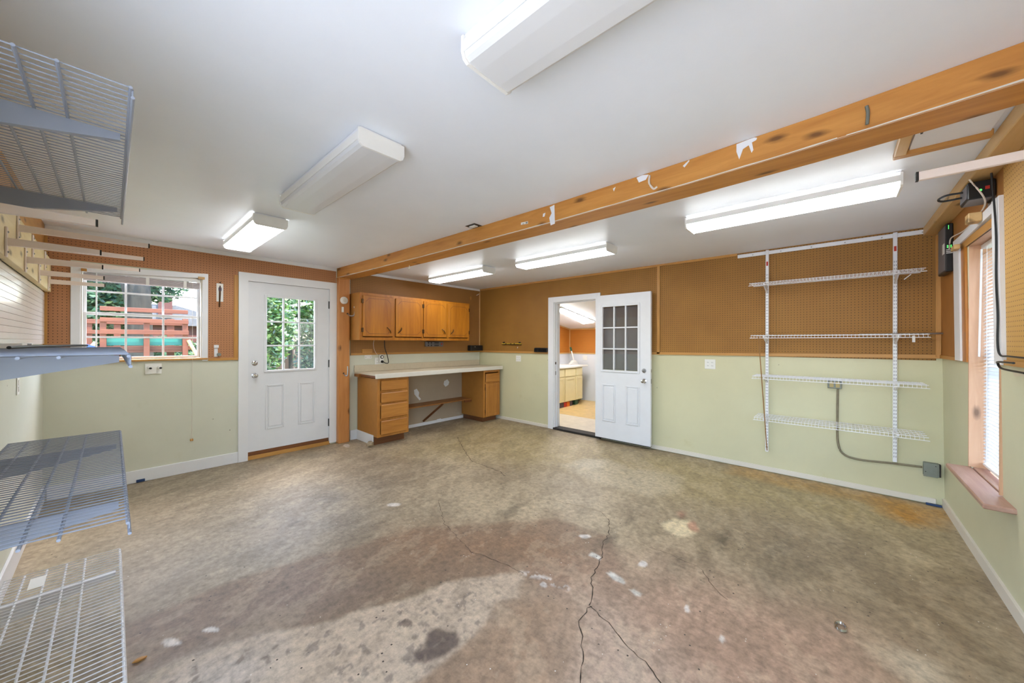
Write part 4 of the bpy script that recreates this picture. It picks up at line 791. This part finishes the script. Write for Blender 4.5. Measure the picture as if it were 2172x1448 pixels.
for yy in (0.665, 1.045): box('peg_hook', (0.006, 0.036, yy-0.013, yy+0.013, 1.3762, 1.40), 'black', lv, 0.002)
for yy in (0.73, 0.85, 0.93): box('level_band', (0.0362, 0.0368, yy-0.012, yy+0.012, 1.363, 1.375), 'black', lv, 0)
kr = thing('tool_rack', (0.02, 1.52, 1.235), 'black slotted tool rack on the rail left of the doorway casing', 'rack'); box('rack_back', (0.018, 0.024, 1.385, 1.645, 1.239, 1.305), 'black', kr, 0.001)
for k in range(11): box('rack_slot', (0.0242, 0.055, 1.39+k*0.0245, 1.398+k*0.0245, 1.239, 1.298), 'black', kr, 0.001)
box('rack_shelf', (0.0242, 0.055, 1.385, 1.645, 1.2335, 1.2388), 'black', kr, 0.001)
# cabinet-side pegs and white hook on the pegboard
c = on(0, 0.02, 1098, 737); tag(tube('peg_hook', curve_pts([(0.006, c.y-0.02, c.z-0.006), (0.03, c.y, c.z-0.008), (0.035, c.y+0.015, c.z+0.012)], 4), 0.004, 'plastic'), 'small white peg hook under the yellow level', 'hook')
c = on(1, 0.006, 997, 632); tag(box('peg_block', (c.x-0.012, c.x+0.012, 0.0062, 0.03, c.z-0.032, c.z+0.028), 'trim_z', None, 0.002), 'small wooden tab on the pegboard above the wall cabinet end', 'wood block')
c = on(1, 0.006, 1012, 625); tag(tube('peg_hook', [(c.x+0.02, 0.007, c.z-0.012), (c.x, 0.03, c.z), (c.x-0.02, 0.035, c.z+0.015)], 0.004, 'plastic'), 'tiny white peg hook high in the workbench corner', 'hook')
# coat hooks under the window
hk = thing('coat_hook_plate', (4.488, 0, 1.11), 'white plate with two stubby hooks under the garden window', 'hook plate')
box('backplate', (4.428, 4.548, 0.0004, 0.012, 1.066, 1.172), 'plastic', hk, 0.002)
for xx in (4.525, 4.452): s_ = tube('hook_peg', [(xx, 0.012, 1.135), (xx-0.012, 0.06, 1.13)], [0.011, 0.009], 'plastic', hk); lathe('hook_tip', [(0.010, 0), (0.010, 0.012), (0.006, 0.016)], (xx-0.012, 0.06, 1.127), (-0.2, 1, 0), 'black', hk, 10)
# card with tool, and bracket, on the pegboard by the door
tcard = thing('tool_card', (3.962, 0.006, 1.94), 'pale carded tool hanging on the pegboard left of the back door', 'packaged tool')
box('card', (3.932, 3.992, 0.0075, 0.0105, 1.842, 2.045), 'plastic', tcard, 0.003); tube('tool_shaft', [(3.961, 0.018, 2.02), (3.963, 0.02, 1.93), (3.966, 0.018, 1.78)], [0.005, 0.008, 0.006], 'bronze', tcard); lathe('tool_collar', [(0.012, 0), (0.014, 0.02), (0.012, 0.04)], (3.962, 0.02, 2.0), (0, 0, -1), 'purple', tcard); tube('hang_loop', curve_pts([(3.955, 0.0065, 2.045), (3.96, 0.02, 2.06), (3.966, 0.0065, 2.05)], 4), 0.003, 'bronze', tcard)
wb_ = thing('wall_bracket', (3.99, 0.006, 1.25), 'small white bracket with grey disc low on the pegboard by the door', 'bracket')
box('bracket_plate', (3.978, 4.010, 0.0062, 0.011, 1.225, 1.355), 'wire', wb_, 0.002); box('bracket_head', (3.972, 4.014, 0.0111, 0.03, 1.325, 1.358), 'wire', wb_, 0.003); lathe('disc', [(0.02, 0), (0.02, 0.006)], (3.972, 0.03, 1.25), (-0.35, 1, 0.5), 'galv', wb_)
# alarm and hooks on the post
sm = thing('chime_sensor', (2.62, PY, 2.0), 'round white alarm sounder on the post', 'alarm'); c = on(1, PY, 729.5, 637)
lathe('sounder_body', [(0.052, 0), (0.052, 0.012), (0.044, 0.022), (0.02, 0.026)], (c.x, PY, c.z), (0, 1, 0), 'plastic', sm, 28); lathe('sounder_grille', [(0.026, 0), (0.024, 0.004)], (c.x, PY+0.025, c.z), (0, 1, 0), 'lamedge', sm, 20)
c = on(1, PY, 726.5, 656); tag(box('door_sensor', (c.x-0.014, c.x+0.014, PY+0.0004, PY+0.014, c.z-0.04, c.z+0.035), 'plastic', None, 0.003), 'small white sensor tag just below the round alarm', 'sensor')
def jhook(p0, label, side):
    t = thing('utility_hook', p0, label, 'hook'); x_, y_, z_ = p0
    lathe('screw_collar', [(0.012, 0), (0.010, 0.01)], p0, (0, 1, 0), 'black', t, 10)
    tube('hook_arm', curve_pts([(x_, y_, z_), (x_-0.02*side, y_+0.045, z_-0.03), (x_-0.06*side, y_+0.07, z_-0.02), (x_-0.07*side, y_+0.07, z_+0.06), (x_-0.062*side, y_+0.07, z_+0.10)], 6), 0.008, 'steel', t)
c = on(1, PY, 737, 665); jhook((c.x, PY, c.z), 'grey screw hook curling off the post beside the wall cabinet', 1)
c = on(1, PY, 729, 790); jhook((c.x, PY, c.z-0.01), 'grey screw hook on the post at counter height', 0.35)
# conduit and boxes on the side wall
cd_ = thing('conduit', (0, 5.3, 0.3), 'grey conduit bending down the sage wall to the junction box', 'conduit')
tube('conduit_pipe', curve_pts([(0.012, 5.151, 0.952), (0.012, 5.148, 0.7), (0.012, 5.151, 0.44), (0.012, 5.19, 0.325), (0.012, 5.30, 0.292), (0.012, 5.50, 0.305), (0.012, 5.70, 0.314)], 6), 0.009, 'oldpipe', cd_, 10)
ob = thing('outlet_box', (0, 5.128, 0.98), 'grey metal outlet box behind the third wire shelf', 'outlet box'); box('box_body', (0.0005, 0.04, 5.075, 5.18, 0.953, 1.035), 'galv', ob, 0.004); box('socket', (0.0402, 0.042, 5.09, 5.12, 0.965, 1.02), 'ivory', ob, 0.001); box('socket', (0.0402, 0.042, 5.135, 5.165, 0.965, 1.02), 'ivory', ob, 0.001)
jb = thing('junction_box', (0, 5.75, 0.25), 'grey metal junction box low in the right corner', 'junction box'); box('box_body', (0.0005, 0.05, 5.705, 5.795, 0.252, 0.365), 'galv', jb, 0.003); box('cover', (0.0502, 0.053, 5.702, 5.785, 0.249, 0.368), 'galv', jb, 0.001)
box('open_side', (0.006, 0.0495, 5.7952, 5.803, 0.256, 0.360), 'darkgap', jb, 0)
for a, b in ((5.715, 0.29), (5.773, 0.345)): lathe('screw', [(0.004, 0), (0.003, 0.002)], (0.053, a, b), (1, 0, 0), 'black', jb, 8)
# ceiling outlet and eye hook
co = thing('ceiling_outlet', (2.70, 2.80, H), 'white outlet in a dark cut-out in the ceiling beside the beam', 'outlet'); c = on(2, H, 1008, 480); cx, cy = c.x+0.02, c.y
box('cutout', (cx-0.045, cx+0.045, cy-0.06, cy+0.06, H-0.002, H-0.0003), 'black', co, 0); box('receptacle', (cx-0.02, cx+0.02, cy-0.035, cy+0.035, H-0.010, H-0.0021), 'plastic', co, 0.002)
for s in (-0.018, 0.018): box('socket', (cx-0.014, cx+0.014, cy+s-0.012, cy+s+0.012, H-0.012, H-0.0101), 'lamedge', co, 0.001)
c = on(0, 2.48, 868, 568); eh = thing('eye_hook', (2.48, c.y, 2.28), 'small white screw eye under the beam', 'hook')
tube('shank', [(2.48, c.y, 2.2798), (2.48, c.y, 2.258)], 0.003, 'plastic', eh, 6); tube('eye', [(2.48, c.y+0.014*math.cos(k*math.pi/6), 2.245+0.014*math.sin(k*math.pi/6)) for k in range(13)], 0.0035, 'plastic', eh, 6)
# loose bits on the floor
def rock(name, c, r, mat, seed, label, cat, sc=(1, 1, 0.7)):
    rr = random.Random(seed); bm = bmesh.new(); bmesh.ops.create_icosphere(bm, subdivisions=2, radius=r)
    for v in bm.verts: v.co *= rr.uniform(0.8, 1.15); v.co = Vector((v.co.x*sc[0], v.co.y*sc[1], v.co.z*sc[2]))
    mz = min(v.co.z for v in bm.verts)
    for v in bm.verts: v.co += Vector((c[0], c[1], -mz+0.0004))
    return tag(mk(name, bm, mat), label, cat)
c = on(2, 0, 787, 946) + Vector((0.03, 0.03, 0)); rock('loose_stone', c, 0.05, 'stone', 5, 'small tan stone on the floor by the drawer unit', 'stone', (1, 0.8, 0.75))
c = on(2, 0, 296, 1401); rock('wood_chip', c, 0.016, 'trim_x', 9, 'curled tan wood chip on the floor by the lower left shelf', 'wood chip', (1.5, 0.7, 0.4))
c = on(2, 0, 1783, 1332); bm = bmesh.new()
for k in range(3): tube_bm(bm, [(c.x+0.032*math.cos(q*math.pi/10), c.y+0.022*math.sin(q*math.pi/10), 0.005+k*0.004) for q in range(21)], 0.0028, 6, False)
wc = thing('wire_coil', (c.x, c.y, 0), 'small coil of bright wire on the floor at the lower right', 'wire coil'); mk('coil', bm, 'chrome', wc, True)
c = on(2, 0, 298, 1021); tag(box('blue_scrap', (c.x-0.03, c.x+0.03, 0.0145, 0.024, 0.004, 0.03), 'blue', None, 0.002), 'scrap of blue tape at the foot of the white skirting under the window', 'tape')
c = on(2, 0, 1985, 1077); tag(box('blue_scrap', (0.02, 0.045, c.y-0.05, c.y+0.04, 0.0015, 0.016), 'blue', None, 0.002), 'scrap of blue material in the far right floor corner', 'tape')

# ------------------------------------------------------------------ annex seen through the open door
AX, AY = -2.89, 0.18
def az(xx): return 1.735 + 0.165*(xx-AX)
ro = sroot('wall_annex', (AX, 1.5, 0))
box('plaster', (AX-0.1, AX, AY-0.1, 4.2, -0.02, 1.75), 'whiteroom', ro, 0)
prism('plaster', [(AX, -0.02), (T, -0.02), (T, az(T)), (AX, az(AX))], 1, AY-0.1, AY, 'whiteroom', ro); prism('plaster', [(AX, -0.02), (T, -0.02), (T, az(T)), (AX, az(AX))], 1, 4.2, 4.3, 'whiteroom', ro)
box('pegboard_panel', (AX+0.0005, AX+0.006, AY+0.01, 4.19, 1.135, az(AX)), 'peg_r2', ro, 0)
prism('pegboard_panel', [(AX+0.01, 1.135), (T-0.03, 1.135), (T-0.03, az(T-0.03)), (AX+0.01, az(AX+0.01))], 1, AY+0.0005, AY+0.006, 'peg_r2x', ro)
trim((AX+0.0005, AX+0.018, AY+0.02, 4.19, 1.115, 1.142), 'raw_y'); trim((AX+0.019, T-0.03, AY+0.0005, AY+0.018, 1.115, 1.142), 'raw_x'); trim((AX+0.0005, AX+0.02, AY+0.0005, AY+0.02, 1.143, 1.735), 'raw_z'); trim((AX+0.0005, AX+0.018, AY+0.021, 4.19, 1.708, 1.733), 'raw_y')
ntrim[0] += 1; o = prism('trim_%d' % ntrim[0], [(AX+0.02, az(AX+0.02)-0.028), (T-0.03, az(T-0.03)-0.028), (T-0.03, az(T-0.03)-0.002), (AX+0.02, az(AX+0.02)-0.002)], 1, AY+0.0065, AY+0.018, 'raw_x'); o['kind'] = 'structure'
o = prism('ceiling_annex', [(AX-0.1, az(AX-0.1)), (T-0.0, az(T)), (T, az(T)+0.06), (AX-0.1, az(AX-0.1)+0.06)], 1, AY-0.1, 4.3, 'ceiling'); o['kind'] = 'structure'
o = boxes('floor_annex', [(AX, -1.10, AY, 4.2, -0.08, 0.0)], 'tan'); o['kind'] = 'structure'
pv = boxes('pale_strip', [(-1.10, T-0.02, AY, 4.2, -0.08, 0.0)], 'palefloor', o)  # paler stretch of floor nearest the open door
base('baseboard_annex', (AX+0.0005, AX+0.008, 0.9, 4.2, 0.0, 0.012), 'darkwood')
# sloped lit fixture
def on_slope(px, py, drop=0.0):
    d = ray(px, py); k = 0.165; t_ = (1.735-drop + k*(CPOS.x-AX) - CPOS.z)/(d.z - k*d.x); return CPOS + d*t_
P = [on_slope(*q, 0.05) for q in ((1183, 660), (1194, 658), (1259, 684), (1237, 687))]
def slab_from(name, quad, th, mat, parent, grow=0.0, lift=0.0):
    c = sum(quad, Vector())/4; bm = bmesh.new(); A = []; B = []
    for q in quad:
        q = c + (q-c)*(1+grow); A.append(bm.verts.new((q.x, q.y, q.z+lift))); B.append(bm.verts.new((q.x, q.y, q.z+lift+th)))
    bm.faces.new(A); bm.faces.new(B[::-1])
    for i in range(4): bm.faces.new((A[i], A[(i+1) % 4], B[(i+1) % 4], B[i]))
    return mk(name, bm, mat, parent)
xa, xb_ = -2.45, -1.30; ya, yb_ = 1.02, 1.22
fx = thing('fluorescent_light', (-1.9, 1.1, 2.0), 'lit fluorescent fixture on the sloped ceiling seen through the open doorway', 'ceiling light', 'fluorescent fixtures on the ceiling')
q_ = [Vector(P[0]), Vector(P[1]), Vector(P[2]), Vector(P[3])]
slab_from('diffuser', q_, 0.03, 'litlens_sil', fx); slab_from('housing', q_, 0.018, 'white', fx, 0.10, 0.031)
# annex cupboards
ac = thing('vanity_unit', (-1.9, 0.5, 0), 'cream cupboard unit with doors and drawers in the next room', 'cabinet')
VX_0, VX_1, VF = -2.46, -0.85, 0.80
box('carcass', (VX_0, VX_1, AY+0.002, VF-0.002, 0.108, 0.835), 'cream', ac, 0.003)
us = [-2.455, -2.16, -1.72, -1.28, -0.86]
for a0, a1 in zip(us, us[1:]):
    box('drawer_front', (a0+0.008, a1-0.03, VF-0.001, VF+0.016, 0.655, 0.815), 'cream', ac, 0.005)
    d = box('unit_door', (a0+0.008, a1-0.03, VF-0.001, VF+0.012, 0.118, 0.635), 'cream', ac, 0.004)
    bm = bmesh.new(); frame_bm(bm, 1, VF+0.0115, VF+0.018, a0+0.008, a1-0.03, 0.118, 0.635, 0.05, 0.003); mk('door_frame', bm, 'cream', d)
box('toe_kick', (VX_0+0.05, VX_1, AY+0.02, VF-0.06, 0, 0.1079), 'darkgap', ac, 0)
at_ = thing('sink_counter', (-1.8, 0.5, 0.84), 'white countertop on the cream unit in the next room', 'countertop'); box('top', (-2.68, -0.85, AY+0.002, VF+0.03, 0.836, 0.872), 'plastic', at_, 0.004); box('backsplash', (-2.30, -0.85, AY+0.002, AY+0.02, 0.8722, 0.98), 'plastic', at_, 0.002)
for k, (mt, w_, lb) in enumerate([('purple', 0.17, 'dusky purple block under the cream unit, left of the red one'), ('red', 0.10, 'red block tucked under the cream unit'), ('orange', 0.11, 'orange block tucked under the cream unit'), ('purple', 0.09, 'grey-purple block right of the orange one'), ('green', 0.12, 'dark green block at the right end of the row under the unit')]):
    x0_ = [-1.72, -1.83, -1.95, -2.05, -2.28][k]
    tag(box('toy_block', (x0_, x0_+w_, VF-0.055, VF+0.0, 0.001, 0.10), mt, None, 0.004), lb, 'block', 'coloured blocks under the vanity')
tag(box('green_bag', (-2.78, -2.56, 0.35, 0.62, 0.001, 0.19), 'green', None, 0.05), 'green bag on the floor beyond the cream unit', 'bag')
brm = thing('dish_brush', (-2.3, 0.55, 0.872), 'white broom head with a green-tipped handle standing on the white countertop', 'brush')
def cpt(px, py, Y): 
    q = on(1, Y, px, py); return q
a_, b_, c_2 = cpt(1210, 736, 0.36), cpt(1212, 744, 0.38), cpt(1217, 764, 0.46)
tube('handle', [b_, c_2], 0.016, 'plastic', brm); tube('grip', [a_, b_], 0.024, 'green', brm)
e_ = cpt(1209, 771, 0.48); f_ = cpt(1224, 771, 0.48)
bm = bmesh.new(); prism_bm(bm, [(c_2.x+0.03, c_2.z), (c_2.x-0.03, c_2.z), (f_.x-0.02, 0.90), (f_.x-0.02, 0.874), (e_.x, 0.874)], 1, 0.42, 0.50); mk('head', bm, 'plastic', brm)
plate('wall_outlet', 1, -2.32, 1.03, 0.07, 0.11, 'white outlet over the backsplash in the next room', 'outlet', [(0, -0.02), (0, 0.02)], base=AY)
t = thing('wall_outlet', (AX, 0.62, 1.02), 'white double outlet on the annex back wall right of the brush', 'outlet'); box('cover_plate', (AX+0.0004, AX+0.006, 0.56, 0.68, 0.965, 1.08), 'plastic', t, 0.002)

# ------------------------------------------------------------------ garden
GZ = -0.30
gr = sbox('floor_garden', (-40, 40, -40, 40, GZ-0.1, GZ), 'grass', 0); gr['label'] = 'grass lawn outside'
ev = sbox('added_sunshade', (LX+0.1201, LX+1.3, -0.2, 6.2, 2.45, 2.55), 'white', 0)  # unseen overhang added to cut the sunlit bounce outside the opening
dw = sbox('floor_added_bounce', (LX+0.12, 16, -3, 12, GZ, GZ+0.06), 'bounce_concrete', 0)  # unseen pale slab added to bounce neutral sunlight onto the ceiling
def foliage(name, parent, blobs, n, size, mat, seed):
    rr = random.Random(seed); verts = []; faces = []; tot = sum(b[3]*b[4] for b in blobs)
    for cx_, cy_, cz_, rx, rz in blobs:
        for _ in range(int(n*rx*rz/tot)):
            v = Vector((rr.gauss(0, 1), rr.gauss(0, 1), rr.gauss(0, 1))).normalized()*(rr.random()**0.4); c = Vector((cx_+v.x*rx, cy_+v.y*rx, cz_+v.z*rz))
            a = Vector((rr.gauss(0, 1), rr.gauss(0, 1), rr.gauss(0, 0.6))).normalized(); b = a.cross(Vector((rr.gauss(0, 1), rr.gauss(0, 1), rr.gauss(0, 1)))).normalized(); s = size*rr.uniform(0.6, 1.3); i = len(verts)
            verts += [c+a*s, c+b*s*0.45, c-a*s, c-b*s*0.45]; faces.append((i, i+1, i+2, i+3))
    me = bpy.data.meshes.new(name); me.from_pydata([tuple(v) for v in verts], [], faces); me.materials.append(M[mat]); o = bpy.data.objects.new(name, me); link(o, parent, org(parent)); 
    for v in me.vertices: v.co -= org(parent)
    o['kind'] = 'stuff'; return o
# play structure
ps_ = thing('play_structure', (4.3, -5.2, GZ), 'red cedar play platform with railings outside the garden window', 'play structure')
PYF = -4.5; q = lambda px, py: on(1, PYF, px, py)
def zw(x_, y_): return (160+x_/6.897, 560+y_/6.897)
def bar(name, pa, pb, th, mat, dy=0.0):        # board spanning two photo corners on the platform front, th thick
    a, b, c = q(*zw(*pa)), q(*zw(pb[0], pa[1])), q(*zw(pa[0], pb[1])); return box(name, (b.x, a.x, PYF-th+dy, PYF+dy, c.z, a.z), mat, ps_, 0.004)
bar('top_rail', (355, 612), (1645, 676), 0.05, 'cedar_x', 0.02); bar('rail', (355, 778), (1650, 842), 0.04, 'cedar_x', 0.05); bar('rail', (355, 950), (1655, 1020), 0.04, 'cedar_x', 0.05)
pz = q(*zw(355, 620)).z
for u in ((355, 455), (1000, 1088), (1570, 1650)):
    a, b = q(*zw(u[0], 700)), q(*zw(u[1], 700)); box('post', (b.x, a.x, PYF-0.09, PYF, GZ, q(*zw(u[0], 800)).z), 'cedar_z', ps_, 0.004)
bar('tarp_panel', (455, 1080), (1570, 1190), 0.01, 'tealtarp', -0.10); bar('skirt_board', (240, 1200), (1700, 1270), 0.03, 'cedar_x', -0.13)
for u in ((150, 245), (560, 665), (1340, 1450)):
    a, b = on(1, -6.0, *zw(u[0], 800)), on(1, -6.0, *zw(u[1], 800)); box('post', (b.x, a.x, -6.1, -6.0, GZ, on(1, -6.0, *zw(u[0], 800)).z), 'cedar_z', ps_, 0.004)
a, b = on(1, -6.0, *zw(150, 800)), on(1, -6.0, *zw(1640, 905)); box('rail', (b.x, a.x, -6.0, -5.96, b.z, a.z), 'cedar_x', ps_, 0.004)
a, b = on(1, -6.0, *zw(150, 960)), on(1, -6.0, *zw(360, 1020)); box('rail', (b.x, a.x, -6.0, -5.96, b.z, a.z), 'cedar_x', ps_, 0.004)
a = q(*zw(300, 1270)); box('deck', (q(*zw(1650, 1270)).x, q(*zw(355, 1270)).x, -6.0, PYF-0.14, a.z-0.04, a.z), 'cedar_x', ps_, 0.003)
for s0_, s1_ in (((300, 1140), (170, 1280)), ((1650, 1110), (1775, 1330))):
    a, b = q(*zw(*s0_)), q(*zw(*s1_)); tube('swing_leg', [a, b, b+(b-a)*3], 0.03, 'raw_z', ps_, 8)
sld = thing('slide', (4.9, -4.2, GZ), 'blue plastic slide end beside the play platform', 'slide'); a = q(*zw(150, 1180)); bm = bmesh.new(); prism_bm(bm, [(a.x+0.25, a.z+0.10), (a.x-0.10, a.z-0.02), (a.x-0.15, a.z-0.10), (a.x-0.15, a.z-1.2), (a.x+0.25, a.z-1.2)], 1, PYF-0.2, PYF+0.1); mk('slide_bed', bm, 'blue', sld)
tr = thing('oak_tree', (4.35, -8.0, GZ), 'thick grey-barked tree outside the garden window', 'tree')
c0 = on(1, -8, *zw(930, 600)); tube('trunk', [(c0.x, -8, GZ), (c0.x, -8, 1.0), (c0.x, -8.0, 2.2), (c0.x+0.1, -8, 3.2), (c0.x+0.3, -8.2, 6)], [0.42, 0.27, 0.235, 0.28, 0.2], 'bark', tr, 16)
foliage('foliage', tr, [(5.6, -9.5, 3.0, 1.6, 1.6), (5.0, -9, 4.4, 2.4, 1.2), (3.9, -9.6, 3.3, 0.75, 0.8), (5.9, -10, 2.2, 1.6, 1.5)], 40000, 0.075, 'leaf_tree', 21)
hd = thing('garden_hedge', (5.3, -11, GZ), 'green leafy hedge behind the play structure', 'hedge'); tube('stem', [(5.3, -11, GZ), (5.3, -11, 1.4)], 0.08, 'bark', hd); foliage('foliage', hd, [(5.6, -10.6, 1.8, 1.5, 2.2), (5.2, -12, 1.6, 1.2, 2.2), (6.4, -10, 2.0, 1.4, 2.2)], 36000, 0.075, 'leaf_tree', 22)
nb = thing('neighbour_house', (2.8, -16, GZ), 'pale roofed house with a brick chimney far beyond the play structure', 'house')
c0 = on(1, -16, *zw(1320, 640)); zr = c0.z; x0_ = c0.x
bm = bmesh.new(); prism_bm(bm, [(x0_-3, zr-0.75), (x0_-0.3, zr+0.1), (x0_+0.6, zr+0.1), (x0_+2.6, zr-0.75)], 1, -18, -15.6); mk('roof', bm, 'roofgrey', nb); box('wall', (x0_-2.6, x0_+2.4, -18, -15.8, GZ, zr-0.76), 'brick', nb, 0)
a, b = on(1, -15.5, *zw(1210, 600)), on(1, -15.5, *zw(1420, 480)); box('chimney', (b.x, a.x, -16.1, -15.5, zr-0.4, b.z), 'brick', nb, 0.01); box('chimney_cap', (b.x-0.08, a.x+0.08, -16.2, -15.4, b.z, b.z+0.08), 'brick', nb, 0.01)
# fence and bushes beyond the back door
fn = thing('garden_fence', (0.5, -8.3, GZ), 'weathered board fence behind the bushes outside the back door', 'fence')
b0 = box('fence_board', (-2.0, -1.866, -8.32, -8.30, GZ, 1.42), 'fence', fn, 0.003)
for k in range(1, 36): copy_at(b0, (k*0.142, 0, 0.02*math.sin(k*2.3)), fn)
box('fence_rail', (-2.0, 3.1, -8.36, -8.321, 0.9, 0.98), 'fence', fn, 0.003)
def bush(x_, y_, z_, r, rz, n, seed, label, mat='leaf_bush', size=0.07):
    t = thing('garden_bush', (x_, y_, GZ), label, 'bush', 'bushes outside the back door'); tube('stem', [(x_, y_, GZ), (x_+0.05, y_, z_)], 0.05, 'bark', t); foliage('foliage', t, [(x_, y_, z_, r, rz), (x_+r*0.5, y_-0.2, z_+rz*0.5, r*0.7, rz*0.7)], n, size, mat, seed)
bush(2.35, -5.2, 1.9, 0.75, 1.3, 9000, 31, 'tall bright bush at the left behind the back door glass')
bush(1.35, -6.4, 2.5, 0.9, 0.9, 9000, 32, 'sunny bush in the middle of the back door glass')
bush(0.35, -7.2, 2.1, 1.1, 1.2, 9000, 33, 'pale bush at the right behind the back door glass')
bush(-0.1, -7.4, 0.5, 0.9, 0.6, 2500, 34, 'low dark bush at the foot of the fence on the right', 'leaf_tree')
bush(1.9, -7.0, 0.35, 0.6, 0.35, 1800, 35, 'low sunlit plants at the foot of the fence')
bush(3.35, -8.6, 0.6, 0.9, 0.8, 7000, 36, 'dark shrub added as shade behind the right end of the play structure', 'leaf_tree', 0.06)  # extra shrub put in to darken the shaded area behind the rails
tr2 = thing('backdrop_tree', (0, -13, GZ), 'broad pale tree rising behind the fence', 'tree'); tube('trunk', [(0, -13, GZ), (0, -13, 4)], 0.2, 'bark', tr2); foliage('foliage', tr2, [(-0.2, -12, 4.2, 2.4, 2.6), (-2.5, -13, 4.0, 2.4, 2.6), (1.0, -12.5, 3.0, 1.5, 2.4)], 22000, 0.14, 'leaf_bush', 41)
